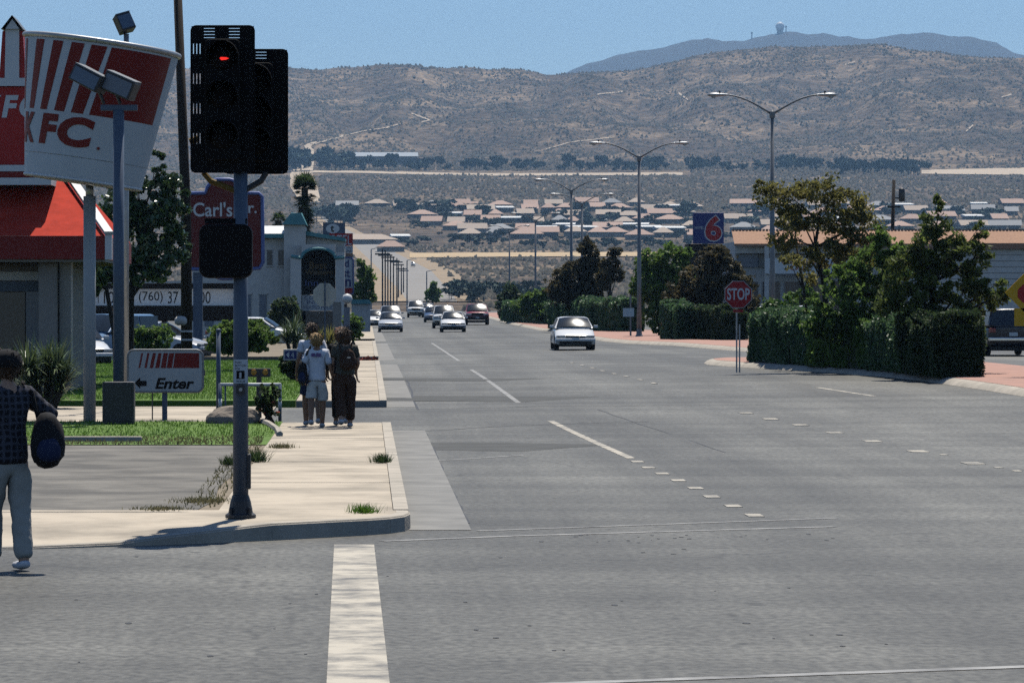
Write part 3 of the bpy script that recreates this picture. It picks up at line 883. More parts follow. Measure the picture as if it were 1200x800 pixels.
weed(190, 597, 0.8, 0.05, 350, 'sparse dry grass along the lot edge by the crossing')

# shrubs and trees on the left
d = 105
tree('leafy_tree', 'dense dark broadleaf tree with glossy leaves in front of the reader board', 150, d,
     [(155, 290, 34, 40), (185, 260, 30, 38), (200, 235, 24, 34), (186, 195, 9, 26), (140, 250, 26, 40), (175, 310, 32, 26), (205, 285, 20, 30), (120, 320, 24, 22), (160, 225, 26, 30)],
     [(152, 440, .15), (152, 400, .12), (153, 350, .10), (158, 310, .08)], leaf=0.13, dens=1500, lm='leaf_glossy', bm='bark_dark')
tree('leafy_tree', 'dark narrow tree trunk and crown behind the restaurant sign pole', 118, 112,
     [(110, 330, 18, 22), (100, 300, 20, 30), (125, 300, 20, 30)],
     [(137, 436, .10), (134, 390, .08), (125, 340, .06), (118, 310, .05)], leaf=0.12, dens=1200, lm='leaf_dark', bm='bark_dark')
bush('round_shrub', 'large round clipped dark shrub on a short trunk on the lawn', 282, 112, 2.5, 1.55, 'leaf_green', 0.06, 2600, n=9, stem=0.38, cat='shrub')
bush('round_shrub', 'smaller dark shrub under the reader board beside the round shrub', 178, 130, 1.6, 1.3, 'leaf_green', 0.07, 1000, n=6, cat='shrub')
spiky('flax_plant', 'tall spiky flax clump in front of the motel arch', 345, 138, 1.5, 1.75, 420, 'leaf_yucca', heads=7, blade=0.035)
spiky('flax_plant', 'olive spiky clump between the motel pillar and the walkers', 378, 134, 1.3, 1.35, 300, 'leaf_olive', heads=6, blade=0.035)
spiky('yucca', 'pale spiky yucca with long arching blades beside the restaurant columns', 54, 79, 1.5, 1.55, 800, 'leaf_yucca', heads=14, blade=0.035)
spiky('yucca', 'small dark spiky plant under the restaurant window', 12, 84, 1.0, 1.2, 160, 'leaf_green', heads=4, blade=0.04)
bush('rose_bush', 'thin rose bush with a few red blossoms beside the pipe rail', 313, 67.5, 0.55, 0.80, 'leaf_dark', 0.055, 900, n=6, flowers=7)
bush('low_shrub', 'dark low shrub beside the yellow post of the arrow sign', 342, 100, 0.9, 0.85, 'leaf_dark', 0.07, 1200)
bush('low_shrub', 'dark shrub against the motel wall left of the arch', 334, 190, 2.2, 2.4, 'leaf_dark', 0.12, 500)
bush('low_shrub', 'dark green shrub along the pavement by the white globe lamp', 413, 178, 1.3, 1.5, 'leaf_green', 0.10, 700)
bush('low_shrub', 'small red leaved ground bush at the edge of the pavement beyond the driveway', 431, 131.8, 0.75, 0.28, 'flower', 0.05, 1400, base_h=0.02)
tree('street_tree', 'bright green bushy tree beyond the red motel sign', 425, 290,
     [(428, 325, 12, 18), (420, 345, 12, 16), (434, 345, 9, 14), (424, 312, 7, 10)], [(425, 380, .14), (425, 350, .1), (426, 330, .06)], leaf=0.28, dens=420, lm='leaf_green')
tree('street_tree', 'small pale green tree at the road edge before the far slope', 507, 560,
     [(508, 340, 8, 12), (504, 346, 6, 9), (512, 346, 6, 9)], [(507, 368, .2), (507, 350, .12), (508, 340, .08)], leaf=0.5, dens=120, lm='leaf_green', base_h=0)
# boulder
k = G(275, 496, 0.15)
bm_ = bmesh.new(); bmesh.ops.create_icosphere(bm_, subdivisions=3, radius=1)
for v in bm_.verts:
    n_ = float(fbm(np.array(v.co.x * 1.3 + 5), np.array(v.co.y * 1.3 + v.co.z * 1.7), 3)); v.co *= 1 + n_ * 0.55; v.co = Vector((v.co.x * 0.50, v.co.y * 0.36, max(v.co.z, -0.5) * 0.24))
me = bpy.data.meshes.new('boulder'); bm_.to_mesh(me); bm_.free(); me.materials.append(M['rock'])
o = link(bpy.data.objects.new('boulder', me)); o.location = k + Vector((0, 0, 0.06)); tag(o, 'brown weathered boulder lying on the lawn behind the signal pole', 'boulder')

# palms behind the motel
def palm(label, px, d, top, crown_px, n=46, skirt=1.0):
    x0 = X(px, d); zb = zg(x0, d)
    t = thing('palm_tree', label, 'palm tree', (x0, d, zb))
    h = Z(top, d) - zb
    MB().tube([(0, 0, -0.1), (0.1, 0, h * 0.5), (0, 0, h)], [0.32, 0.24, 0.22], 10).build('trunk', 'bark', t, smooth=True)
    l0 = crown_px / (F / d); V = []; Fc = []
    for k in range(n):
        u = (k / n) ** 1.1; a = random.uniform(0, 2 * math.pi)
        el = R(random.uniform(-5, 80)) if u < 0.5 else R(random.uniform(-75, 15)); l = l0 * random.uniform(0.7, 1.1) * (1 if u < 0.5 else 1.0 - 0.5 * (u - .5))
        hz = h - (0 if u < .5 else (u - .5) * 2) * skirt * 2.1 * l0
        dr = Vector((math.cos(a) * math.cos(el), math.sin(a) * math.cos(el), math.sin(el))); c = Vector((0, 0, hz)) + dr * l * 0.52
        sx = Vector((-math.sin(a), math.cos(a), 0)); up_ = dr.cross(sx)
        for q in range(13):                                # pleated fan of pointed fingers
            th = R(-120 + 20 * q); dd = (dr * math.cos(th) + sx * math.sin(th)) * l * 0.5 * random.uniform(.8, 1.1) + Vector((0, 0, -0.14 * l * abs(math.sin(th))))
            w_ = (sx * math.cos(th) - dr * math.sin(th)) * 0.045 * l
            i_ = len(V); V += [c - w_, c + w_, c + dd]; Fc.append((i_, i_ + 1, i_ + 2))
        i_ = len(V); V += [Vector((0, 0, hz)) - sx * .02, Vector((0, 0, hz)) + sx * .02, c]; Fc.append((i_, i_ + 1, i_ + 2))
    np_obj('fronds', np.array([tuple(v) for v in V]), np.array(Fc), 'leaf_dark', t)
palm('tall shaggy fan palm rising behind the motel roof', 357, 250, 220, 22, n=260, skirt=1.0)
palm('short palm showing over the left wing of the motel', 326, 262, 258, 14, n=60, skirt=0.3)
# ------------------------------------------------------------------ signs, poles and buildings on the left
class Fr:
    """local frame of a thing standing at pixel column px0 and distance d: pixel -> local x, z"""
    def __init__(s, px0, d, lift=0.15):
        s.d = d; s.x0 = X(px0, d); s.zb = zg(s.x0, d) + lift; s.loc = (s.x0, d, s.zb)
    def x(s, px): return X(px, s.d) - s.x0
    def z(s, py): return Z(py, s.d) - s.zb

# ---- traffic signal
f = Fr(282, 37.3, 0.0)
tp = G(282, 606, 0.15)
f.x0, f.d, f.zb = tp.x, tp.y, 0.148; f.loc = (tp.x, tp.y, 0.148)
T = thing('traffic_signal', 'dark traffic signal pole with black louvred heads on the street corner', 'traffic light', f.loc)
ptop = f.z(196)
MB().tube([(0, 0, 0.10), (0, 0, ptop)], [0.077, 0.068], 20).build('pole', 'pole_blue', T, smooth=True)
bm_ = MB().lathe([(0.15, 0.0), (0.15, 0.03), (0.12, 0.05), (0.10, 0.16), (0.08, 0.22)], n=16); base = bm_.build('base', 'metal_dark', T)
for k in range(4):
    a = R(45 + 90 * k); MB().lathe([(0.02, 0), (0.02, 0.06), (0.012, 0.075)], (0.13 * math.cos(a), 0.13 * math.sin(a), 0.03), 6).build('bolt', 'metal_dark', base)
MB().bx(0.06, 0.10, -0.05, 0.05, 0.28, 0.62).build('handhole_cover', 'metal_dark', T, bevel=0.01)

def signal_head(px0, px1, py0, py1, yoff, lit):
    """backplate with louvre slots, three-section housing, visors and lenses, facing the camera"""
    x0, x1, z1, z0 = f.x(px0), f.x(px1), f.z(py0), f.z(py1)
    w, h = x1 - x0, z1 - z0; xc = (x0 + x1) / 2
    sec = h / 3.0
    # backplate: bars left between groups of real slots
    holes = []
    for zc in [z1 - 0.06]:
        for gx in ((-0.30, 0.10) if lit else (0.0,)):
            for q in range(4 if lit else 3):
                if h > 0: holes.append((xc + gx * w, xc + gx * w + 0.105, z1 - 0.025 - q * 0.03, z1 - 0.019 - q * 0.03))
    for i in range(4):
        zz = z1 - 0.17 - i * h * 0.205
        for q in range(3):
            for sd_ in ((-1,) if lit else ()):
                xx = (x0 + 0.016 + q * 0.032) if sd_ < 0 else (x1 - 0.030 - q * 0.032)
                holes.append((xx, xx + 0.008, zz - 0.10, zz))
    xs = sorted({x0, x1} | {a for h_ in holes for a in h_[:2]}); zs = sorted({z0, z1} | {a for h_ in holes for a in h_[2:]})
    b = MB(); vid = {}
    def vert(i, j):
        if (i, j) not in vid: vid[(i, j)] = len(b.v); b.v.append((xs[i], yoff, zs[j]))
        return vid[(i, j)]
    for i in range(len(xs) - 1):
        for j in range(len(zs) - 1):
            cx_, cz_ = (xs[i] + xs[i + 1]) / 2, (zs[j] + zs[j + 1]) / 2
            if any(a < cx_ < b_ and c < cz_ < d_ for a, b_, c, d_ in holes): continue
            r_ = 0.045                                                   # cut corners
            b.f.append((vert(i, j), vert(i + 1, j), vert(i + 1, j + 1), vert(i, j + 1)))
    o = b.build('backplate', 'black', T)
    m_ = o.modifiers.new('solid', 'SOLIDIFY'); m_.thickness = 0.006
    rim_ = MB()
    P = rrect(x0 - 0.004, x1 + 0.004, z0 - 0.004, z1 + 0.004, 0.05); n = len(P)
    rim_.tube([(x, yoff, z) for x, z in P] + [(P[0][0], yoff, P[0][1])], 0.007, 5, cap=False).build('rim', 'black', o)
    MB().prism(rrect(xc - 0.17, xc + 0.17, z0 + 0.11, z1 - 0.13, 0.05), yoff - 0.10, yoff + 0.14).build('housing', 'black', T, bevel=0.012)
    for k in range(3):
        zc = z1 - 0.30 - k * (h - 0.42) / 2.6
        n = 14; v = []; l = 0.24; rr = 0.155
        for q in range(n + 1):
            a = R(-25 + 230 * q / n); v += [(xc + rr * math.cos(a), yoff - 0.10, zc + rr * math.sin(a)), (xc + rr * math.cos(a), yoff - 0.10 - l * (0.55 + 0.45 * max(0, math.sin(a))), zc + rr * math.sin(a) - 0.015)]
        bb = MB(); bb.add(v, [(2 * q, 2 * q + 1, 2 * q + 3, 2 * q + 2) for q in range(n)])
        vo = bb.build('visor', 'black', T, smooth=True); m_ = vo.modifiers.new('solid', 'SOLIDIFY'); m_.thickness = 0.006
        lens = MB().lathe([(0.13, 0), (0.11, 0.02), (0.05, 0.032), (0.01, 0.035)], (xc, yoff - 0.102, zc), 20, Matrix.Rotation(R(90), 3, 'X'))
        lo_ = lens.build('lens', 'black', T, smooth=True)
        if lit and k == 0:
            MB().prism([(f.x(258.5), f.z(70.5)), (f.x(260.5), f.z(72.8)), (f.x(266), f.z(72.3)), (f.x(269.5), f.z(70.6)), (f.x(266), f.z(69.4)), (f.x(260), f.z(69.2))], yoff - 0.15, yoff - 0.142).build('lit_segment', 'lit_red', lo_)
signal_head(225, 298, 32, 202, -0.12, True)
signal_head(262, 336, 57, 202, 0.22, False)
for px in (238, 312):
    MB().tube([(f.x(px), 0.02, f.z(202)), (f.x(px) * 0.8 + 0.0, 0.02, f.z(212)), (0, 0, f.z(226))], [0.028, 0.03, 0.03], 8).build('bracket', 'mustard' if px == 238 else 'metal_dark', T)
MB().tube([(f.x(222), 0.05, f.z(166)), (f.x(232), 0.05, f.z(162))], 0.035, 8).build('bracket', 'mustard', T)
# pedestrian head seen from behind, push button and its notice
ph = MB().prism(rrect(f.x(234), f.x(296), f.z(326), f.z(263), 0.09), -0.18, 0.10).build('pedestrian_head', 'black', T, bevel=0.02)
MB().bx(f.x(240), f.x(290), -0.05, 0.06, f.z(262) - 0.002, f.z(256)).build('bracket', 'black', ph)
nt_ = MB().prism(rrect(f.x(274), f.x(290.5), f.z(449), f.z(421), 0.012), -0.093, -0.083).build('notice', 'sticker_white', T)
text('PUSH\nBUTTON\nFOR', f.x(276), f.x(288.5), f.z(433), f.z(423), -0.0945, 'black', nt_)
MB().bx(f.x(277.5), f.x(287), -0.0965, -0.0945, f.z(443.5), f.z(434)).build('pictogram', 'black', nt_)
MB().tube([(f.x(282), -0.0975, f.z(442.5)), (f.x(282.3), -0.0975, f.z(436))], 0.012, 5).build('pictogram', 'sticker_white', nt_)
text('WALK', f.x(277), f.x(288), f.z(448), f.z(445), -0.0945, 'black', nt_)
pb = MB().prism(rrect(f.x(277), f.x(288), f.z(462), f.z(450), 0.03), -0.12, -0.06).build('push_button', 'metal_dark', T)
MB().lathe([(0.02, 0), (0.018, 0.02)], (f.x(282.5), -0.12, f.z(456)), 10, Matrix.Rotation(R(90), 3, 'X')).build('button', 'galv', pb)

# ---- tall wooden utility pole
f = Fr(219, 108)
t = thing('utility_pole', 'tall dark wooden pole with white bands near its foot behind the traffic signal', 'utility pole', f.loc)
MB().tube([(0, 0, -0.1), (f.x(218), 0, f.z(250)), (f.x(207), 0, f.z(-40))], [0.17, 0.145, 0.12], 12).build('pole', 'wood_pole', t, smooth=True)
for py in (389, 399): MB().lathe([(0.176, 0), (0.176, 0.05)], (0, 0, f.z(py)), 14).build('band', 'white', t)
MB().lathe([(0.10, 0), (0.17, 0.05), (0.18, 0.16), (0.12, 0.24), (0.02, 0.26)], (-0.16, -0.25, f.z(381)), 12).build('meter', 'offwhite', t, smooth=True)

# ---- bucket sign
def bucket_sign():
    f = Fr(105, 71)
    t = thing('bucket_sign', 'giant tilted white paper bucket sign with red stripes reading KFC on a grey pole', 'sign', f.loc)
    MB().tube([(0, 0, -0.1), (0, 0, f.z(230))], 0.115, 20).build('pole', 'pole_grey', t, smooth=True)
    MB().tube([(f.x(105), 0, f.z(232)), (f.x(105), 0, f.z(214))], 0.075, 14).build('mounting_pipe', 'galv', t, smooth=True)
    s = F / f.d
    # axis tilted clockwise in the picture by 8 degrees
    tl = R(8)
    c0 = Vector((f.x(97), 0.0, f.z(215)))                # bottom centre
    Ht, rb, rt = 163 / s, 68.5 / s, 91 / s
    ux = Vector((math.cos(tl), 0, -math.sin(tl))); uz = Vector((math.sin(tl), 0, math.cos(tl))); uy = Vector((0, 1, 0))
    def at(a, h, off=0.0):
        """a: angle from the side facing the camera, positive to the right"""
        r_ = rb + (rt - rb) * h / Ht + off
        return c0 + ux * (r_ * math.sin(a)) - uy * (r_ * math.cos(a)) + uz * h
    def wall(name, m, a0, a1, h0, h1, off, parent, slant=0.0, na=12, nh=2):
        b = MB(); vv = []
        for j in range(nh + 1):
            h = h0 + (h1 - h0) * j / nh
            for i in range(na + 1):
                a = a0 + (a1 - a0) * i / na + slant * (h - h1) / Ht
                vv.append(at(a, h, off))
        w = na + 1
        b.add(vv, [(j * w + i, j * w + i + 1, (j + 1) * w + i + 1, (j + 1) * w + i) for j in range(nh) for i in range(na)])
        return b.build(name, m, parent, smooth=True)
    n = 64
    b = MB(); vv = []
    for h, off in ((-0.0, -0.05), (0.0, 0.0), (0.09, 0.004), (Ht - 0.07, 0.0), (Ht, 0.0), (Ht, -0.06), (Ht - 0.3, -0.06)):
        for k in range(n): vv.append(at(2 * math.pi * k / n, h, off))
    b.add(vv, [(i * n + k, i * n + (k + 1) % n, (i + 1) * n + (k + 1) % n, (i + 1) * n + k) for i in range(6) for k in range(n)] + [tuple(range(n))])
    body = b.build('bucket', 'bucket_white', t, smooth=False)
    # rolled rim and base ring
    MB().tube([at(2 * math.pi * k / 48, Ht) for k in range(49)], 0.05, 8, cap=False).build('rolled_rim', 'galv', body, smooth=True)
    MB().tube([at(2 * math.pi * k / 48, 0.03) for k in range(49)], 0.03, 6, cap=False).build('base_ring', 'white', body, smooth=True)
    MB().tube([at(2 * math.pi * k / 48, Ht * 0.17, 0.0) for k in range(49)], 0.008, 5, cap=False).build('seam', 'metal_grey', body)
    # red stripes: narrow on the left, widening to the solid field on the right (angles from pixel columns)
    def ang(px, h):
        r_ = rb + (rt - rb) * h / Ht
        q = (X(px, f.d) - f.x0 - c0.x - math.sin(tl) * h) / (r_ * math.cos(tl))
        return math.asin(max(-0.995, min(0.995, q)))
    hs0, hs1 = Ht * 0.475, Ht * 0.965
    for (tl0, tl1, bl0, bl1) in ((33, 36, 29.5, 31.5), (48, 58, 38, 44), (69, 81, 52, 60), (91, 106, 69, 81), (114, 132, 89, 103), (137, 202, 110, 180)):
        # left and right edge pixels at the top and the bottom of the stripe
        b = MB(); vv = []; nh = 6; na = 10
        for j in range(nh + 1):
            q = j / nh; h = hs0 + (hs1 - hs0) * q
            p0 = bl0 + (tl0 - bl0) * q; p1 = bl1 + (tl1 - bl1) * q
            a0, a1 = ang(p0, h), ang(p1, h)
            for i in range(na + 1): vv.append(at(a0 + (a1 - a0) * i / na, h, 0.006))
        w = na + 1
        b.add(vv, [(j * w + i, j * w + i + 1, (j + 1) * w + i + 1, (j + 1) * w + i) for j in range(nh) for i in range(na)])
        b.build('stripe', 'red_dark', body, smooth=True)
    # lettering bent round the bucket
    def fn(px, h): return at(ang(px, h), h, 0.014)
    for ch, a, c in (('K', 30.5, 45.5), ('F', 50, 75), ('C', 73, 117)):
        text(ch, a, c, Ht * 0.235, Ht * 0.45, 0, 'red_dark', body, 'lettering', shear=0.22, offset=0.05, fn=fn)
    MB().lathe([(0.03, 0), (0.03, 0.004)], at(ang(120, Ht * 0.25), Ht * 0.25, 0.012), 10, Matrix.Rotation(R(90), 3, 'X')).build('lettering', 'red_dark', body)
bucket_sign()

# ---- floodlights
def floodlight(parent, c, w, h, dpt, rx, rz, roll=0.0):
    mt = Matrix.Rotation(roll, 3, 'Y') @ Matrix.Rotation(rz, 3, 'Z') @ Matrix.Rotation(rx, 3, 'X')
    b = MB().box(c, (w, dpt, h), mt); o = b.build('lamp_housing', 'metal_dark', parent, bevel=0.02)
    MB().box(Vector(c) + mt @ Vector((0, -dpt / 2 - 0.004, 0)), (w * 0.86, 0.006, h * 0.8), mt).build('lens', 'window_blue', o)
    MB().box(Vector(c) + mt @ Vector((0, 0, h / 2 + 0.012)), (w * 0.98, dpt * 1.02, 0.02), mt).build('hood', 'metal_grey', o)
    return o
f = Fr(139, 68)
t = thing('floodlight_pole', 'slim dark pole with a crossbar and two box floodlights before the bucket sign', 'light pole', f.loc)
MB().tube([(0, 0, -0.1), (0, 0, f.z(128))], 0.10, 12).build('pole', 'pole_blue', t, smooth=True)
MB().bx(f.x(118), f.x(161), -0.05, 0.05, f.z(130), f.z(123)).build('crossbar', 'pole_blue', t, bevel=0.01)
floodlight(t, (f.x(105), 0, f.z(93)), 0.60, 0.30, 0.40, R(6), R(-20), R(28))
floodlight(t, (f.x(141), 0, f.z(101)), 0.58, 0.34, 0.40, R(6), R(-12), R(24))
for px in (122, 141): MB().tube([(f.x(px), 0, f.z(122)), (f.x(px) - 0.1, 0, f.z(105))], 0.03, 6).build('yoke', 'metal_dark', t)
f = Fr(148, 78)
t = thing('floodlight_pole', 'upper floodlight on a thin post rising over the bucket rim', 'light pole', f.loc)
MB().tube([(0, 0, -0.1), (0, 0, f.z(40))], 0.055, 10).build('pole', 'galv', t, smooth=True)
floodlight(t, (f.x(146), 0, f.z(28)), 0.32, 0.36, 0.26, R(-14), R(25), R(-18))
# electric cabinet at the foot of the poles
f = Fr(139, 67.2)
t = thing('utility_cabinet', 'dark metal cabinet standing on the lawn at the floodlight pole', 'cabinet', f.loc)
MB().bx(f.x(121), f.x(158), -0.25, 0.15, 0, f.z(447)).build('cabinet_body', 'metal_dark', t, bevel=0.02)
MB().bx(f.x(124), f.x(155), -0.262, -0.25, 0.06, f.z(450)).build('door', 'metal_dark', t, bevel=0.008)

# ---- Enter sign
f = Fr(194, 72)
t = thing('entrance_sign', 'small rounded white sign with red stripes and an arrow reading Enter', 'sign', f.loc)
MB().bx(f.x(190), f.x(196), -0.03, 0.03, -0.1, f.z(458)).build('post', 'pole_blue', t)
MB().tube([(f.x(178.5), 0.02, -0.1), (f.x(178.5), 0.02, f.z(458))], 0.012, 6).build('stake', 'metal_dark', t)
pl = MB().prism(rrect(f.x(150), f.x(238), f.z(459), f.z(410), 0.12), -0.06, 0.06).build('panel', 'offwhite', t)
fr_ = rrect(f.x(150), f.x(238), f.z(459), f.z(410), 0.12)
MB().tube([(x, -0.05, z) for x, z in fr_ + fr_[:1]], 0.022, 6, cap=False).build('frame', 'metal_grey', pl, smooth=True)
MB().bx(f.x(236), f.x(240.5), -0.04, 0.06, f.z(440), f.z(434)).build('hinge', 'metal_dark', pl)
for a0, a1, b0, b1 in ((166, 168, 162.5, 164.5), (173, 175.5, 169.5, 172), (179.5, 183, 175.5, 179.5), (186, 189.5, 182, 187), (192, 197, 188.5, 194.5), (198.5, 204.5, 195.5, 201.5), (205.5, 233.5, 203, 233.5)):
    MB().add([(f.x(b0), -0.064, f.z(431)), (f.x(b1), -0.064, f.z(431)), (f.x(a1), -0.064, f.z(413.5)), (f.x(a0), -0.064, f.z(413.5))], [(0, 1, 2, 3)]).build('stripe', 'red_dark', pl)
text('Enter', f.x(182), f.x(228), f.z(455.5), f.z(442.5), -0.066, 'black', pl, shear=0.25, offset=0.03)
MB().add([(f.x(x), -0.066, f.z(y)) for x, y in ((158, 448.5), (164.5, 442), (164.5, 446), (172, 446), (172, 452), (164.5, 452), (164.5, 455))], [(0, 1, 2), (0, 2, 5), (0, 5, 6), (2, 3, 4, 5)]).build('arrow', 'black', pl)

# ---- pipe rail and yard light
f = Fr(292, 69)
t = thing('pipe_rail', 'low pipe guard rail with a bright top bar on the lawn', 'rail', f.loc)
MB().tube([(f.x(258), 0, f.z(450.5)), (f.x(329), 0, f.z(450.5))], 0.032, 8).build('top_bar', 'white', t, smooth=True)
for px in (258, 264, 328): MB().tube([(f.x(px), 0, -0.1), (f.x(px), 0, f.z(449 if px != 264 else 452))], 0.032 if px != 264 else 0.015, 8).build('post', 'pole_blue', t, smooth=True)
for px in (258, 328): MB().tube([(f.x(px), 0, f.z(479)), (f.x(px), 0, f.z(467))], 0.034, 8).build('reflective_sleeve', 'white', t, smooth=True)
f = Fr(256, 70.5)
t = thing('slim_post', 'thin dark upright post standing behind the left end of the pipe rail', 'post', f.loc)
MB().tube([(0, 0, -0.1), (0, 0, f.z(388))], [0.045, 0.04], 8).lathe([(0.05, 0), (0.05, 0.03), (0.02, 0.05)], (0, 0, f.z(388)), 8).build('post', 'pole_blue', t, smooth=True)
f = Fr(303.5, 70)
t = thing('yard_light', 'short dark post carrying a frame with two amber lamps behind the rose bush', 'lamp', f.loc)
MB().tube([(0, 0, -0.1), (0, 0, f.z(434))], 0.05, 8).build('post', 'metal_dark', t)
MB().bx(f.x(290.5), f.x(317), -0.05, 0.05, f.z(441.5), f.z(431.5)).build('frame', 'metal_dark', t, bevel=0.01)
for px in (297.5, 311): MB().lathe([(0.055, 0), (0.05, 0.015), (0.02, 0.022)], (f.x(px), -0.05, f.z(436)), 12, Matrix.Rotation(R(90), 3, 'X')).build('lamp', 'amber', t)
f = Fr(346, 98)
t = thing('arrow_sign', 'small dark blue arrow sign on a yellow post beside the walkers', 'sign', f.loc)
MB().tube([(f.x(349), 0, -0.1), (f.x(349), 0, f.z(421))], 0.05, 8).build('post', 'yellow', t)
pl = MB().bx(f.x(332), f.x(362), -0.03, 0.03, f.z(422.5), f.z(409)).build('panel', 'offwhite', t, bevel=0.02)
MB().bx(f.x(334), f.x(361), -0.034, -0.031, f.z(420.5), f.z(411)).build('field', 'blue', pl)
MB().add([(f.x(335), -0.037, f.z(415.7)), (f.x(339), -0.037, f.z(411.8)), (f.x(339), -0.037, f.z(419.6))], [(0, 2, 1)]).build('arrow', 'white', pl)
text('4 DR', f.x(341), f.x(358), f.z(419), f.z(412.5), -0.037, 'white', pl)

# ---- restaurant with red mansard roof
f = Fr(60, 88)
t = thing('restaurant', 'fast food restaurant with red mansard roof, tan columns and a red sign box reading KFC', 'building', f.loc)
L0 = f.x(-330)
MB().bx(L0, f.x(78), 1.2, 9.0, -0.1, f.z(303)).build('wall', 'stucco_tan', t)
MB().bx(L0, f.x(40), 1.1, 1.19, f.z(328), f.z(318)).build('window_head', 'white', t)
MB().bx(L0, f.x(44), 1.06, 1.19, f.z(341), f.z(329)).build('window_beam', 'pole_blue', t)
for i in range(5):
    x1 = f.x(24) - i * 1.55; w_ = MB().bx(x1 - 1.35, x1, 1.14, 1.19, 0.35, f.z(342)).build('window', 'window_dark', t); MB().bx(x1 - 1.40, x1 - 1.35, 1.05, 1.18, 0.3, f.z(341.5)).build('mullion', 'metal_grey', w_)
MB().bx(f.x(26), f.x(41), 1.02, 1.19, 0.0, f.z(341.5)).build('door_frame', 'window_blue', t)
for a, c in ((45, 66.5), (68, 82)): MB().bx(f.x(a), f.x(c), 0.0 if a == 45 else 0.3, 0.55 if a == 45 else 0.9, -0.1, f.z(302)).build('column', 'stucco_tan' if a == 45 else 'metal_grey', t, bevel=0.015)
# fascia, sloping roof and white end trim
yf, yr = -0.6, 2.4
z0, z1, z2 = f.z(304), f.z(277), f.z(200)
MB().bx(L0, f.x(125), yf, 9.2, z0, z1).build('fascia', 'red_dark', t)
MB().bx(L0, f.x(124), yf + 0.1, 9.0, z0 - 0.06, z0 - 0.002).build('soffit', 'stucco_tan', t)
xa, xb = f.x(124), f.x(62)
rf = MB().add([(L0, yf + 0.02, z1 + 0.002), (xa, yf + 0.02, z1 + 0.002), (xb, yr, z2), (L0, yr, z2), (xa, 9.1, z1 + 0.002), (xb, 7.0, z2)], [(0, 1, 2, 3), (1, 4, 5, 2), (3, 2, 5)]).build('roof', 'red_roof', t)
b = MB()
e0, e1 = Vector((xa + 0.06, yf - 0.02, z1 + 0.02)), Vector((xb + 0.06, yr - 0.02, z2 + 0.04))
dv = Vector((0.15, 0.0, 0.0)); up = Vector((0, -0.05, 0.08))
b.add([e0 - dv * .3, e0 + dv, e1 + dv, e1 - dv * .3, e0 - dv * .3 + up, e0 + dv + up, e1 + dv + up, e1 - dv * .3 + up], [(0, 1, 2, 3), (4, 7, 6, 5), (0, 4, 5, 1), (1, 5, 6, 2), (2, 6, 7, 3), (3, 7, 4, 0)])
b.build('hip_trim', 'white', rf)
MB().bx(f.x(125) + 0.003, f.x(133), yf - 0.01, yf + 0.25, z0 - 0.01, z1 + 0.1).build('end_trim', 'white', t)
# sign box and cupola on the roof
sb_ = MB().bx(f.x(-34), f.x(54), 0.6, 2.6, f.z(192), f.z(100)).build('sign_box', 'red', t)
MB().bx(f.x(-38), f.x(58), 0.5, 2.7, f.z(99.5), f.z(90)).build('cornice', 'white', sb_)
for a, c, m_ in ((192.5, 200, 'white'), (200.5, 207, 'red_dark'), (207.5, 216, 'white')): MB().bx(f.x(-38), f.x(58), 0.45, 2.7, f.z(c), f.z(a)).build('base_band', m_, sb_)
for ch, a, c in (('K', -24, -1), ('F', -1, 19), ('C', 20, 44)): text(ch, f.x(a), f.x(c), f.z(136.5), f.z(110), 0.59, 'white', sb_, shear=0.2, offset=0.04)
cu = MB().add([(f.x(-6), 1.0, f.z(89.5)), (f.x(26), 1.0, f.z(89.5)), (f.x(26), 2.4, f.z(89.5)), (f.x(-6), 2.4, f.z(89.5)), (f.x(-2), 1.0, f.z(33)), (f.x(22), 1.0, f.z(33)), (f.x(22), 2.2, f.z(33)), (f.x(-2), 2.2, f.z(33))], [(0, 1, 5, 4), (1, 2, 6, 5), (2, 3, 7, 6), (3, 0, 4, 7), (4, 5, 6, 7)]).build('cupola', 'red', t)
MB().prism([(f.x(1), f.z(89.4)), (f.x(18), f.z(89.4)), (f.x(18), f.z(30)), (f.x(10), f.z(19)), (f.x(2), f.z(30))], 0.93, 1.02).build('front_panel', 'white', cu)
MB().add([(f.x(-3), 0.85, f.z(31)), (f.x(23), 0.85, f.z(31)), (f.x(23), 2.3, f.z(31)), (f.x(-3), 2.3, f.z(31)), (f.x(10), 0.85, f.z(14.5)), (f.x(10), 2.3, f.z(14.5))], [(1, 2, 5, 4), (3, 0, 4, 5), (2, 3, 5), (0, 3, 2, 1)]).build('cupola_roof', 'metal_grey', cu)

# ---- red restaurant pylon with blue border
f = Fr(262, 150)
t = thing('pylon_sign', 'dark red sign with arched top and blue border reading Carl\'s Jr. on two grey posts', 'sign', f.loc)
for a, c in ((226.5, 237.5), (277, 289)): MB().bx(f.x(a), f.x(c), -0.12, 0.12, -0.1, f.z(319)).build('post', 'pole_blue', t)
def outline(g):
    pts = [(220 + g, 312 - g), (220 + g, 226 + g), (225 + g, 226 + g)] if False else []
    q = [(222, 316), (219, 310), (220, 229), (224, 226), (240, 226), (242.5, 219), (247, 213), (254, 210), (270, 210), (277, 212), (283, 218), (287, 226), (304, 226), (308, 230), (309, 308), (305, 315), (292, 316), (282, 322), (272, 327), (258, 327), (247, 322), (237, 316)]
    cx_, cz_ = 264, 268
    return [(f.x(x + (g if x < cx_ else -g)), f.z(y + (g if y < cz_ else -g))) for x, y in q]
pn = MB().prism(outline(0), -0.16, 0.16).build('panel', 'maroon', t)
ol = outline(0.6)
MB().tube([(x, -0.17, z) for x, z in ol + ol[:1]], 0.075, 6, cap=False).build('border', 'blue_trim', pn, smooth=True)
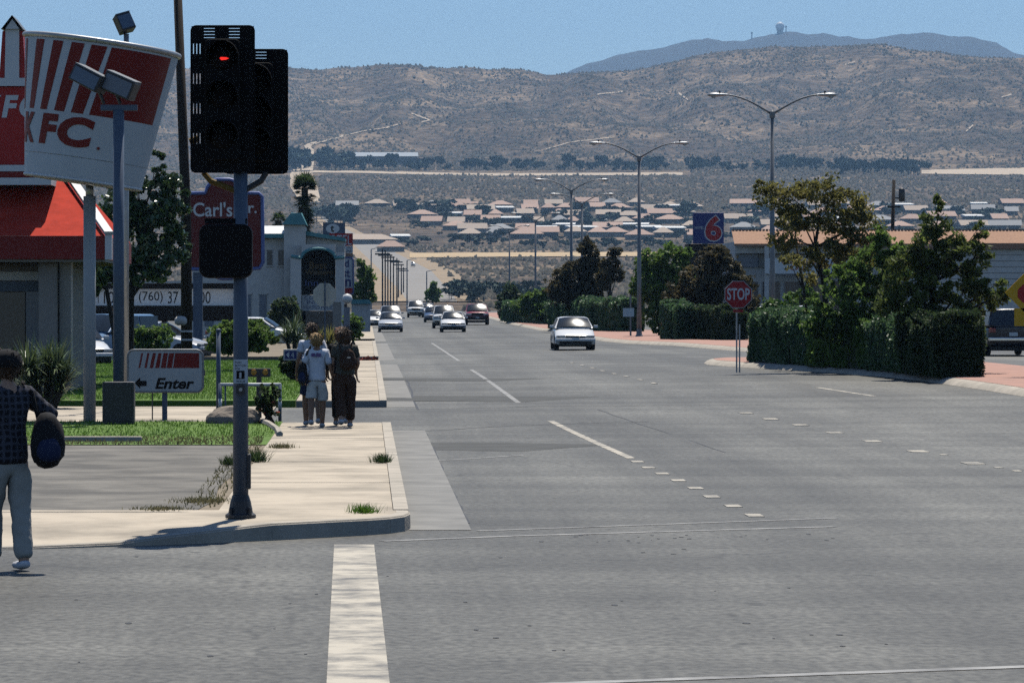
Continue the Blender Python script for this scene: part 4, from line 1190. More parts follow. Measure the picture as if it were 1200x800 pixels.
text("Carl's", f.x(226.5), f.x(272.5), f.z(254), f.z(237), -0.167, 'white', pn, offset=0.015)
text("Jr.", f.x(284), f.x(301), f.z(254), f.z(237), -0.167, 'white', pn, offset=0.015)

# ---- long reader board
f = Fr(180, 168, 0.03)
t = thing('reader_board', 'long dark sign board with a white strip of black numbers and letters on posts', 'sign', f.loc)
for px in (86, 193, 270): MB().bx(f.x(px - 3.5), f.x(px + 3.5), -0.1, 0.1, -0.1, f.z(375)).build('post', 'wood_pole', t)
bd = MB().bx(f.x(76), f.x(279), -0.15, 0.2, f.z(376), f.z(358)).bx(f.x(76), f.x(279), -0.15, 0.2, f.z(338.5), f.z(332)).bx(f.x(76), f.x(83), -0.14, 0.2, f.z(358), f.z(338.5)).bx(f.x(276), f.x(279), -0.14, 0.2, f.z(358), f.z(338.5)).build('board', 'wood_pole', t)
st_ = MB().add([(f.x(83), -0.165, f.z(358)), (f.x(276), -0.165, f.z(358)), (f.x(276), -0.165, f.z(338.5)), (f.x(83), -0.165, f.z(338.5))], [(0, 1, 2, 3)]).build('letter_strip', 'backlit_panel', bd)
MB().bx(f.x(76), f.x(279), -0.2, 0.22, f.z(331.8), f.z(329)).build('top_highlight', 'offwhite', bd)  # off-white bar paints the sunlit highlight along the cabinet top
for w_, a, c in (('WEEKLY', 85, 118), ('10', 122, 134), ('(760)', 163, 191), ('37', 197, 209), ('00', 234, 247)): text(w_, f.x(a), f.x(c), f.z(355.5), f.z(341.5), -0.184, 'black', st_)

# ---- motel with teal trim and dark arch
f = Fr(370, 225)
t = thing('motel', 'pale stucco motel front with teal roof trim, a gabled tower and a dark arched entrance', 'building', f.loc)
MB().bx(f.x(225), f.x(334), 0.0, 14, -0.1, f.z(276)).build('wall', 'stucco', t)
MB().add([(f.x(220), -0.5, f.z(276)), (f.x(336), -0.5, f.z(276)), (f.x(336), 6, f.z(262)), (f.x(220), 6, f.z(262)), (f.x(220), -0.5, f.z(279)), (f.x(336), -0.5, f.z(279))], [(0, 1, 2, 3), (4, 5, 1, 0)]).build('roof', 'white', t)
MB().bx(f.x(220), f.x(333), -0.6, -0.5, f.z(279), f.z(274)).build('fascia', 'teal', t)
MB().prism([(f.x(333), -0.1), (f.x(358.5), -0.1), (f.x(358.5), f.z(266)), (f.x(347), f.z(252)), (f.x(333), f.z(262))], -0.8, 3.0).build('tower', 'stucco', t)
MB().add([(f.x(331), -1.1, f.z(263.5)), (f.x(341), -1.1, f.z(250.5)), (f.x(341), 3.2, f.z(248)), (f.x(331), 3.2, f.z(261)), (f.x(353), -1.1, f.z(250)), (f.x(360), -1.1, f.z(264)), (f.x(360), 3.2, f.z(264)), (f.x(353), 3.2, f.z(248))], [(0, 1, 2, 3), (1, 4, 7, 2), (4, 5, 6, 7), (0, 5, 4, 1)]).build('tower_roof', 'teal', t)
MB().prism([(f.x(359), f.z(300)), (f.x(404), f.z(300)), (f.x(404), f.z(279)), (f.x(359), f.z(272))], 0.0, 6.0).build('gable_wall', 'stucco', t)
MB().prism([(f.x(358.6), f.z(276)), (f.x(405), f.z(283)), (f.x(405), f.z(279)), (f.x(358.6), f.z(271))], -0.45, 6.0).build('gable_trim', 'teal', t)
arch = [(354, 400), (354, 303)] + [(373.5 - 19.5 * math.cos(R(180 * k / 12)), 303 - 11 * math.sin(R(180 * k / 12))) for k in range(1, 12)] + [(393, 303), (393, 400)]
outer = [(358.7, 400), (342, 400), (342, 298), (359, 298)]
b = MB()
b.bx(f.x(341), f.x(353.5), -2.0, -0.82, -0.1, f.z(299)); b.bx(f.x(393.5), f.x(404), -2.0, 0.3, -0.1, f.z(296))
ap = [(f.x(x), f.z(y)) for x, y in arch[1:-1]]
for k in range(len(ap) - 1):
    (xa_, za_), (xb_, zb_) = ap[k], ap[k + 1]; zt_ = f.z(287)
    b.prism([(xa_, za_), (xb_, zb_), (xb_, zt_), (xa_, zt_)], -2.0, -0.9)
b.build('porch', 'stucco', t)
MB().tube([(x, -2.03, z + 0.02) for x, z in [(f.x(342), f.z(301))] + ap + [(f.x(404), f.z(302))]], 0.10, 6).build('arch_trim', 'teal', t)
pn = MB().bx(f.x(354), f.x(393), -0.85, -0.6, f.z(345), f.z(290)).build('entrance_panel', 'black', t)
text('Best', f.x(363), f.x(383), f.z(315), f.z(307), -0.86, 'gold', pn); text('Western', f.x(358), f.x(390), f.z(322), f.z(316), -0.86, 'gold', pn)
text('Inn', f.x(358), f.x(373), f.z(335), f.z(328), -0.86, 'blue_trim', pn)
pn = MB().bx(f.x(354), f.x(393), -0.9, -0.6, f.z(364), f.z(346)).build('banner', 'white', t)
text('COFFEE', f.x(357), f.x(382), f.z(351), f.z(347), -0.91, 'blue', pn); text('INN', f.x(360), f.x(374), f.z(356), f.z(352), -0.91, 'blue', pn); text('HEATED POOL', f.x(356), f.x(390), f.z(362), f.z(358), -0.91, 'blue', pn)
MB().bx(f.x(354), f.x(393), -0.8, -0.6, -0.1, f.z(364.5)).build('doorway', 'window_dark', t)
for a, c in ((313, 319), (326, 333)):
    w_ = MB().bx(f.x(a), f.x(c), -0.06, 0.02, f.z(311), f.z(293)).build('window', 'window_dark', t); MB().bx(f.x(a) - 0.06, f.x(c) + 0.06, -0.10, -0.0, f.z(312.5), f.z(311.2)).build('sill', 'stucco', w_)
for a, c in ((240, 250), (262, 272), (284, 294), (304, 312)):
    w_ = MB().bx(f.x(a), f.x(c), -0.06, 0.02, f.z(382), f.z(345)).build('window', 'window_blue', t); MB().bx(f.x(a) - 0.06, f.x(c) + 0.06, -0.10, -0.0, f.z(344.8), f.z(343)).build('lintel', 'stucco', w_)
# motel signs beside the road
f = Fr(400, 236)
t = thing('motel_sign', 'red and white motel sign over a vertical white board with blue letters', 'sign', f.loc)
MB().bx(f.x(398.5), f.x(402), 0.02, 0.28, -0.1, f.z(274)).build('post', 'metal_grey', t)
rd = MB().bx(f.x(386), f.x(413.5), -0.2, 0.0, f.z(288.2), f.z(273.5)).build('red_panel', 'red', t); text('MOTEL', f.x(378), f.x(412), f.z(287), f.z(275.5), -0.21, 'white', rd)
wp = MB().bx(f.x(386), f.x(413.5), -0.2, 0.0, f.z(296.5), f.z(288.4)).build('white_panel', 'white', t)
text('COLOR TV', f.x(389), f.x(412), f.z(292), f.z(289.3), -0.21, 'black', wp); text('POOL SPA', f.x(389), f.x(412), f.z(296), f.z(293), -0.21, 'black', wp)
MB().bx(f.x(386), f.x(413.5), -0.2, 0.0, f.z(301.5), f.z(296.7)).build('orange_panel', 'tile_roof', t)
vb = MB().bx(f.x(397), f.x(414), -0.3, -0.1, f.z(345), f.z(302)).build('vertical_board', 'white', t)
bt = rrect(f.x(397), f.x(414), f.z(345), f.z(302), 0.2); MB().tube([(x, -0.3, z) for x, z in bt + bt[:1]], 0.05, 6, cap=False).build('border', 'blue_trim', vb)
for w_, a, c, y in (('d', 404, 409, 313), ('st', 402, 410.5, 325), ('n', 404.5, 411.5, 336)): text(w_, f.x(a), f.x(c), f.z(y), f.z(y - 9), -0.31, 'blue', vb, offset=0.02)
MB().bx(f.x(404), f.x(413), -0.32, -0.302, f.z(344), f.z(337.5)).build('red_corner', 'sign_red', vb)
f = Fr(391, 240)
t = thing('oval_sign', 'dark square sign with a white oval above the red motel sign', 'sign', f.loc)
MB().bx(f.x(389.5), f.x(392.5), 0, 0.2, -0.1, f.z(270)).build('post', 'metal_grey', t)
pn = MB().bx(f.x(378.5), f.x(404.5), -0.2, 0.0, f.z(275.5), f.z(261)).build('panel', 'pole_blue', t)
MB().add([(f.x(390 + 8.0 * math.cos(R(18 * k))), -0.21, f.z(268 - 5.6 * math.sin(R(18 * k)))) for k in range(20)], [tuple(range(20))]).build('oval', 'white', pn)
text('t', f.x(387.5), f.x(391.5), f.z(272), f.z(264), -0.22, 'black', pn, offset=0.03)
# back of an octagonal sign, globe lamp and wall pier
f = Fr(381, 126)
t = thing('stop_sign', 'bare grey back of an octagonal sign before the motel arch', 'sign', f.loc)
MB().add([(f.x(380.5 + 14.6 * math.cos(R(22.5 + 45 * k))), -0.02, f.z(345.5 - 14.8 * math.sin(R(22.5 + 45 * k)))) for k in range(8)] + [(f.x(380.5 + 14.6 * math.cos(R(22.5 + 45 * k))), 0.0, f.z(345.5 - 14.8 * math.sin(R(22.5 + 45 * k)))) for k in range(8)], [tuple(range(8)), tuple(range(15, 7, -1))] + [(k, 8 + k, 8 + (k + 1) % 8, (k + 1) % 8) for k in range(8)]).build('plate', 'galv', t)
MB().bx(f.x(380), f.x(381.6), -0.08, -0.03, -0.1, f.z(330)).build('post', 'pole_blue', t)
f = Fr(402, 172)
t = thing('globe_lamp', 'white globe lamp on a dark post beside the pavement', 'lamp', f.loc)
MB().tube([(f.x(404), 0, -0.1), (f.x(405), 0, f.z(356))], 0.07, 8).build('post', 'metal_dark', t)
MB().lathe([(0.05, -0.22), (0.18, -0.15), (0.24, 0), (0.18, 0.16), (0.03, 0.23)], (f.x(407), 0, f.z(350)), 16).build('globe', 'white', t, smooth=True)
f = Fr(396, 168)
t = thing('wall_pier', 'squat tan masonry pier in front of the motel entrance', 'pier', f.loc)
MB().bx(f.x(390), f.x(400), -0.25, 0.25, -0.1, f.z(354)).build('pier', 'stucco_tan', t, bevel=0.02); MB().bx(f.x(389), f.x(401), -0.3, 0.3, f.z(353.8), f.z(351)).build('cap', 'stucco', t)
MB().bx(f.x(403), f.x(410), -0.3, 0.3, -0.1, f.z(360)).build('side_pier', 'window_blue', t)
# a pale shed and hedge further along the pavement
f = Fr(426, 255)
t = thing('roadside_shed', 'small pale blue shed beyond the motel sign', 'shed', f.loc)
MB().bx(f.x(412), f.x(434), 0, 3, -0.1, f.z(356)).build('wall', 'stucco', t)
MB().prism([(f.x(411), f.z(356)), (f.x(435), f.z(356)), (f.x(433), f.z(351)), (f.x(413), f.z(351))], -0.2, 3.2).build('roof', 'teal', t)
# ------------------------------------------------------------------ vehicles (front towards -y, wheels on z = 0)
def loft(prof, W, tum=0.0, plan=0.10, crown=0.03, stations=(-1, -.94, -.75, -.4, 0, .4, .75, .94, 1), ztop=None):
    """profile loop (y, z) carried across the width, with rounded plan and edges"""
    ys_ = [p[0] for p in prof]; zs_ = [p[1] for p in prof]; y0, y1 = min(ys_), max(ys_); zb, zt_ = min(zs_), max(zs_)
    vv = []; n = len(prof)
    for u in stations:
        e = abs(u) ** 6
        for y, z in prof:
            q = (z - zb) / (zt_ - zb)
            yy = y + (plan * e if y < (y0 + y1) / 2 else -plan * e) * (1 if (y - y0 < 0.6 or y1 - y < 0.6) else 0)
            zz = z - crown * e * (2 if q > 0.6 else 0) + (crown * e * 1.5 if q < 0.15 else 0)
            vv.append((u * W / 2 * (1 - tum * q), yy, zz))
    fs = [(i * n + k, i * n + (k + 1) % n, (i + 1) * n + (k + 1) % n, (i + 1) * n + k) for i in range(len(stations) - 1) for k in range(n)]
    fs += [tuple(range(n - 1, -1, -1)), tuple(range((len(stations) - 1) * n, len(stations) * n))]
    return MB().add(vv, fs)

def panel(a, c, off):
    """four corners -> thin quad pushed outwards"""
    a = [Vector(p) for p in a]; n = (a[1] - a[0]).cross(a[3] - a[0]).normalized()
    if n.dot(c) < 0: n = -n
    return MB().add([p + n * off for p in a] + [p + n * (off - 0.02) for p in a], [(0, 1, 2, 3), (7, 6, 5, 4), (0, 4, 5, 1), (1, 5, 6, 2), (2, 6, 7, 3), (3, 7, 4, 0)])

def curved(a, c, bulge_x, bulge_z, off, n=8, m=5):
    """bowed pane through four corners (bottom left, bottom right, top right, top left)"""
    a = [Vector(p) for p in a]; nn = (a[1] - a[0]).cross(a[3] - a[0]).normalized()
    if nn.dot(c) < 0: nn = -nn
    vv = []
    for j in range(m + 1):
        for i in range(n + 1):
            u, v = i / n, j / m
            p = a[0].lerp(a[1], u).lerp(a[3].lerp(a[2], u), v)
            vv.append(p + nn * (off + bulge_x * (1 - (2 * u - 1) ** 2) + bulge_z * (1 - (2 * v - 1) ** 2)))
    b = MB(); b.add(vv, [(j * (n + 1) + i, j * (n + 1) + i + 1, (j + 1) * (n + 1) + i + 1, (j + 1) * (n + 1) + i) for j in range(m) for i in range(n)])
    return b

def car(label, px, d, paint, kind='sedan', rz=0.0, W=1.72, L=4.6, group='cars in traffic and parked', roof=None, x=None, bumper=None, lamps=True):
    xx = X(px, d) if x is None else x
    t = thing({'pickup': 'pickup_truck', 'suv': 'sport_utility_vehicle'}.get(kind, 'car'), label, {'pickup': 'pickup truck', 'suv': 'car'}.get(kind, 'car'), (xx, d, zg(xx, d) + 0.008), rz, group)
    h = {'sedan': 1.40, 'pickup': 1.72, 'suv': 1.72}[kind]
    r = {'sedan': 0.31, 'pickup': 0.37, 'suv': 0.37}[kind]
    f0, f1 = -L / 2, L / 2
    if kind == 'sedan':
        body = [(f0 + .06, .20), (f0, .32), (f0, .47), (f0 + .07, .58), (f0 + .40, .70), (f0 + .85, .82), (f0 + 1.25, .91), (f1 - 1.0, .93), (f1 - .12, .86), (f1, .62), (f1 - .02, .38), (f1 - .12, .22)]
        cab = [(f0 + 1.12, .87), (f0 + 1.86, h - .05), (f0 + 2.15, h), (f1 - 1.55, h), (f1 - 1.35, h - .04), (f1 - .62, .88)]
        zb, ws0, ws1, rw0, rw1 = .90, f0 + 1.17, f0 + 1.86, f1 - 1.36, f1 - .70
    elif kind == 'pickup':
        body = [(f0 + .05, .42), (f0, .5), (f0, .70), (f0 + .05, 1.0), (f0 + .2, 1.06), (f0 + 1.35, 1.10), (f1 - .02, 1.08), (f1, .6), (f1 - .1, .42)]
        cab = [(f0 + 1.20, 1.06), (f0 + 2.05, h - .05), (f0 + 2.25, h), (f0 + 2.95, h), (f0 + 3.1, 1.06)]
        zb, ws0, ws1, rw0, rw1 = 1.09, f0 + 1.26, f0 + 2.06, f0 + 2.97, f0 + 3.09
    else:
        body = [(f0 + .05, .36), (f0, .46), (f0, .66), (f0 + .06, .96), (f0 + .25, 1.02), (f0 + 1.25, 1.08), (f1 - .02, 1.06), (f1, .56), (f1 - .08, .36)]
        cab = [(f0 + 1.05, 1.04), (f0 + 1.92, h - .05), (f0 + 2.15, h), (f1 - .35, h), (f1 - .2, h - .05), (f1 - .03, 1.04)]
        zb, ws0, ws1, rw0, rw1 = 1.07, f0 + 1.11, f0 + 1.93, f1 - .21, f1 - .05
    bo = loft(body, W, tum=0.05, plan=0.2, crown=0.045).build('body', paint, t, smooth=True, bevel=0.06, seg=3)
    tum = 0.24 if kind == 'sedan' else 0.15
    cb = loft(cab, W * 0.96, tum=tum, plan=0.12, crown=0.03).build('cabin', roof or paint, t, smooth=True, bevel=0.05, seg=3)
    def wx(z): return W * 0.96 / 2 * (1 - tum * (z - cab[0][1]) / (h - cab[0][1]))
    z0, z1 = zb + 0.03, h - 0.075
    curved([(-wx(z0) + .05, ws0 + .03, z0), (wx(z0) - .05, ws0 + .03, z0), (wx(z1) - .06, ws1 - .03, z1), (-wx(z1) + .06, ws1 - .03, z1)], Vector((0, -1, 1)), 0.065, 0.02, 0.012).build('windscreen', 'glass', cb, smooth=True)
    panel([(-wx(z0) + .08, rw1 - .03, z0), (wx(z0) - .08, rw1 - .03, z0), (wx(z1) - .09, rw0 + .02, z1), (-wx(z1) + .09, rw0 + .02, z1)], Vector((0, 1, 1)), 0.012).build('rear_window', 'glass', cb)
    ym = (ws1 + rw0) / 2
    for sgn in (-1, 1):
        for ya, yb, yc, yd in (((ws0 + .28, ym - .04, ym - .04, ws1 + .06)), (ym + .04, rw1 - .25, rw0 - .05, ym + .04)):
            if yc - yd < 0.25: continue
            panel([(sgn * wx(z0), ya, z0), (sgn * wx(z0), yb, z0), (sgn * wx(z1), yc, z1), (sgn * wx(z1), yd, z1)], Vector((sgn, 0, 0)), 0.012).build('side_window', 'glass', cb)
        m_ = MB().box((sgn * (W / 2 + 0.07), ws0 + 0.25, zb + 0.08), (0.17, 0.09, 0.12)).build('mirror', paint, t, bevel=0.02)
        for y in (f0 + 0.85, f1 - 0.85):
            ax = Matrix.Rotation(R(90), 3, 'Y')
            w_ = MB().lathe([(r * .62, -0.10), (r * .95, -0.10), (r, -0.06), (r, 0.06), (r * .95, 0.10), (r * .62, 0.10)], (sgn * (W / 2 - 0.105), y, r), 22, ax).build('wheel', 'tyre', t)
            MB().lathe([(r * .60, -0.085), (r * .60, 0.085), (r * .2, 0.10)] if sgn > 0 else [(r * .2, -0.10), (r * .60, -0.085), (r * .60, 0.085)], (sgn * (W / 2 - 0.10), y, r), 18, ax).build('rim', 'rim', w_)
    zl = body[3][1] if kind != 'sedan' else .62
    zl = {'sedan': .575, 'pickup': .86, 'suv': .84}[kind]
    for sgn in (-1, 1):
        MB().box((sgn * W * 0.355, f0 + 0.10 if kind == 'sedan' else f0 + .08, zl), (W * 0.22, 0.16, 0.085 if kind == 'sedan' else .13)).build('headlight', 'lamp_glass', t, bevel=0.03)
        MB().box((sgn * W * 0.41, f1 - 0.03, zl + .08), (W * 0.13, 0.10, 0.16)).build('tail_light', 'tail_red', t, bevel=0.02)
    MB().box((0, f0 + 0.03 if kind == 'sedan' else f0 + .01, zl), (W * 0.48, 0.09, 0.07 if kind == 'sedan' else .22)).build('grille', 'plastic_dark', t)
    bp = MB().box((0, f0 - 0.01, .43 if kind == 'sedan' else .60), (W * 0.97, 0.16, 0.13)).build('bumper', bumper or (paint if kind == 'sedan' else 'chrome'), t, bevel=0.035, seg=3)
    MB().box((0, f0 + 0.035, .31 if kind == 'sedan' else .47), (W * 0.78, 0.10, 0.14)).build('air_dam', 'plastic_dark', t)
    MB().box((0, f1 + 0.01, .43 if kind == 'sedan' else .60), (W * 0.97, 0.16, 0.13)).build('bumper', bumper or (paint if kind == 'sedan' else 'chrome'), t, bevel=0.035, seg=3)
    MB().box((0, f0 - 0.095, .46 if kind == 'sedan' else .60), (0.30, 0.012, 0.10)).build('number_plate', 'white', bp)
    MB().box((0, f1 + 0.03, .78 if kind != 'sedan' else .70), (0.30, 0.06, 0.13)).build('number_plate', 'white', t)
    MB().box((0, 0, r * 0.72), (W * 0.82, L * 0.9, 0.16)).build('chassis', 'plastic_dark', t)
    return t
gr = 'vehicles on the road'
car('white sedan driving alone towards the crosswalk past the hedges of the median', 671, 163, 'car_white', group=gr)
car('white sedan leading the group of approaching traffic', 530.5, 262, 'car_white', group=gr)
car('white sport utility vehicle following close behind the leading white sedan', 520, 292, 'car_white', 'suv', group=gr)
car('red pickup truck with dark bumper in the lane beside the leading sedan', 558.5, 318, 'car_red', 'pickup', W=1.95, L=5.2, group=gr, bumper='plastic_dark')
car('dark blue sedan behind the white sport utility vehicle', 508, 345, 'car_blue', group=gr)
car('pale far car at the tail of the traffic with another beside it', 487, 395, 'car_white', 'suv', group=gr)
car('pale far car on the crest to the right of the tail car', 500, 405, 'car_silver', 'sedan', group=gr)
car('silver sedan in the kerb lane near the pavement', 457.5, 268, 'car_silver', group=gr)
car('silver car behind the silver sedan in the kerb lane', 457.5, 300, 'car_silver', 'suv', group=gr)
car('white car parked against the kerb behind the silver sedan', 440, 304, 'car_white', group=gr)
gp = 'cars parked beside the restaurants'
car('white car with bright roof parked between restaurant column and sign pole', 84, 126, 'car_white', rz=R(20), group=gp)
car('pale blue car parked behind the floodlight pole', 126, 133, 'car_lblue', 'suv', rz=R(-30), group=gp)
car('light silver car parked beneath the reader board', 178, 142, 'car_silver', rz=R(70), group=gp)
car('white car parked low before the motel wall', 300, 184, 'car_white', rz=R(80), group=gp)
car('dark sport utility vehicle driving away beyond the long hedge', 1175, 140, 'car_dark', 'suv', rz=R(180), W=1.82, group=gr)
car('dark car half hidden behind the trees at the STOP sign', 880, 200, 'car_dark', 'suv', rz=R(180), group=gr, x=X(880, 200))
car('white van roof parked before the plaza cafe', 940, 215, 'car_white', 'suv', rz=R(90), group=gp, x=X(940, 215))
car('white car parked by the plaza behind the pine crown', 1080, 225, 'car_white', 'suv', rz=R(90), group=gp)
# ------------------------------------------------------------------ people
FOLD = bpy.data.textures.new('folds', 'CLOUDS'); FOLD.noise_scale = 0.10; FOLD.noise_depth = 2
def skin_obj(name, chains, m, parent, sub=2, smooth=True):
    """chains: list of [(point, rx[, ry]), ...]; a chain whose first point repeats an earlier point is joined to it"""
    V = []; E = []; Rd = []; roots = []; idx = {}
    for ch in chains:
        prev = None
        for k, q in enumerate(ch):
            p = tuple(round(c, 4) for c in q[0]); r = (q[1], q[2] if len(q) > 2 else q[1])
            if p in idx: i = idx[p]
            else:
                i = len(V); idx[p] = i; V.append(p); Rd.append(r)
                if k == 0: roots.append(i)
            if prev is not None and prev != i: E.append((prev, i))
            prev = i
    me = bpy.data.meshes.new(name); me.from_pydata(V, E, [])
    me.materials.append(M[m])
    o = link(bpy.data.objects.new(name, me), parent)
    sm = o.modifiers.new('skin', 'SKIN'); sm.use_smooth_shade = True
    sv = me.skin_vertices[0].data
    for i, r in enumerate(Rd): sv[i].radius = r; sv[i].use_root = i in roots
    s = o.modifiers.new('sub', 'SUBSURF'); s.levels = sub; s.render_levels = sub
    if m.startswith('cloth'):                         # folds
        s.levels = s.render_levels = 3
        dm_ = o.modifiers.new('folds', 'DISPLACE'); dm_.texture = FOLD; dm_.strength = 0.026; dm_.mid_level = 0.5; dm_.texture_coords = 'GLOBAL'
    return o

def hand_chains(w, d, out, s=1.0):
    """palm and five bent fingers below the wrist; d = direction of the forearm, out = thumb side"""
    w = Vector(w); d = Vector(d).normalized(); out = Vector(out).normalized(); n = d.cross(out).normalized()
    ch = [[(w, .024 * s, .018 * s), (w + d * .045 * s, .036 * s, .016 * s), (w + d * .085 * s, .036 * s, .014 * s)]]
    for k, (off, l) in enumerate(((.030, .066), (.011, .075), (-.009, .070), (-.028, .055))):
        b = w + d * .075 * s + out * off * s
        ch.append([(b, .0095 * s), (b + d * l * .5 * s + n * .006 * s, .009 * s), (b + d * l * .85 * s + n * .026 * s, .008 * s), (b + d * l * .95 * s + n * .045 * s, .007 * s)])
    b = w + d * .03 * s + out * .026 * s
    ch.append([(b, .011 * s), (b + d * .03 * s + out * .022 * s + n * .012 * s, .010 * s), (b + d * .062 * s + out * .024 * s + n * .03 * s, .008 * s)])
    return ch

def head_part(parent, c, s, skin, yaw=0.0, m_parent=None):
    """shaped head with brow, nose, mouth, chin and ears; faces +y turned by yaw"""
    bm_ = bmesh.new(); bmesh.ops.create_icosphere(bm_, subdivisions=4, radius=1)
    for v in bm_.verts:
        x, y, z = v.co
        w = 0.078 * (1 - 0.16 * max(0, -z) - 0.04 * max(0, z)); dp = 0.098
        q = Vector((x * w, y * dp, z * 0.118))
        if y > 0.2:
            q.y += 0.022 * math.exp(-((x / .16) ** 2 + ((z + .10) / .16) ** 2))           # nose
            q.y -= 0.010 * (math.exp(-(((x - .38) / .18) ** 2 + ((z - .08) / .12) ** 2)) + math.exp(-(((x + .38) / .18) ** 2 + ((z - .08) / .12) ** 2)))   # eye sockets
            q.y += 0.006 * math.exp(-((x / .30) ** 2 + ((z + .48) / .09) ** 2))           # lips
            q.y += 0.010 * math.exp(-((x / .30) ** 2 + ((z + .88) / .16) ** 2))           # chin
            q.y += 0.005 * math.exp(-((z - .28) / .10) ** 2)                              # brow
        v.co = q * s
    for sgn in (-1, 1):
        r_ = bmesh.ops.create_icosphere(bm_, subdivisions=2, radius=1)
        for v in r_['verts']: v.co = Vector((sgn * 0.080 * s + v.co.x * .008 * s, v.co.y * .020 * s, v.co.z * .032 * s))
    bmesh.ops.rotate(bm_, verts=bm_.verts, cent=(0, 0, 0), matrix=Matrix.Rotation(yaw, 3, 'Z'))
    me = bpy.data.meshes.new('head'); bm_.to_mesh(me); bm_.free(); me.materials.append(M[skin]); me.shade_smooth()
    o = link(bpy.data.objects.new('head', me), parent); o.location = c
    for sgn in (-1, 1):
        e = Matrix.Rotation(yaw, 3, 'Z') @ Vector((sgn * .030, .086, .010)) * s
        MB().lathe([(.001, -.011), (.008, -.008), (.011, 0), (.008, .008), (.001, .011)], e, 10).build('eye', 'white', o, smooth=True)
        MB().lathe([(.001, -.005), (.005, 0), (.001, .005)], e + Matrix.Rotation(yaw, 3, 'Z') @ Vector((0, .009, 0)) * s, 8).build('pupil', 'black', o) if False else None
    return o

def hair_part(parent, c, s, m, yaw=0.0, length=0.0, puff=1.12, tail=None):
    bm_ = bmesh.new(); bmesh.ops.create_icosphere(bm_, subdivisions=4, radius=1)
    rot = Matrix.Rotation(yaw, 3, 'Z')
    for v in bm_.verts:
        x, y, z = v.co
        n_ = float(fbm(np.array(x * 4 + 9), np.array(y * 4 + z * 5), 3)) * 0.30
        q = Vector((x * .092, y * .108 - 0.012, z * .110 + 0.016)) * puff * (1 + n_)
        lo = -0.055 - length
        if y > 0.35 and z < 0.45: q.y = min(q.y, 0.045)                    # leave the face free
        if q.z < 0 and length: q.z *= 1 + length * 9; q.x *= 1 + length * 0.6
        v.co = rot @ (q * s)
    me = bpy.data.meshes.new('hair'); bm_.to_mesh(me); bm_.free(); me.materials.append(M[m]); me.shade_smooth()
    o = link(bpy.data.objects.new('hair', me), parent); o.location = c
    vs_ = [v.co.copy() for v in me.vertices]; V_ = []; F_ = []
    for k in range(420):                                  # loose strands over the shell
        p = random.choice(vs_)
        if (rot.transposed() @ p).y > 0.03 * s: continue
        n_ = p.normalized(); dn = Vector((0, 0, -1)) - n_ * (-n_.z); dn = dn.normalized() if dn.length > .05 else Vector((1, 0, 0))
        dn = (dn + Vector(unit(1)[0]) * 0.55 + n_ * random.uniform(-.05, .35)).normalized(); sd_ = dn.cross(n_).normalized() * 0.006; l = random.uniform(.03, .07) * (1 + length * 8)
        i = len(V_); V_ += [p - sd_ + n_ * .002, p + sd_ + n_ * .002, p + dn * l * .6 + n_ * .008 + sd_, p + dn * l]; F_ += [(i, i + 1, i + 2, i + 3)]
    tag(MB().add(V_, F_).build('strands', m, o), kind='stuff')
    return o

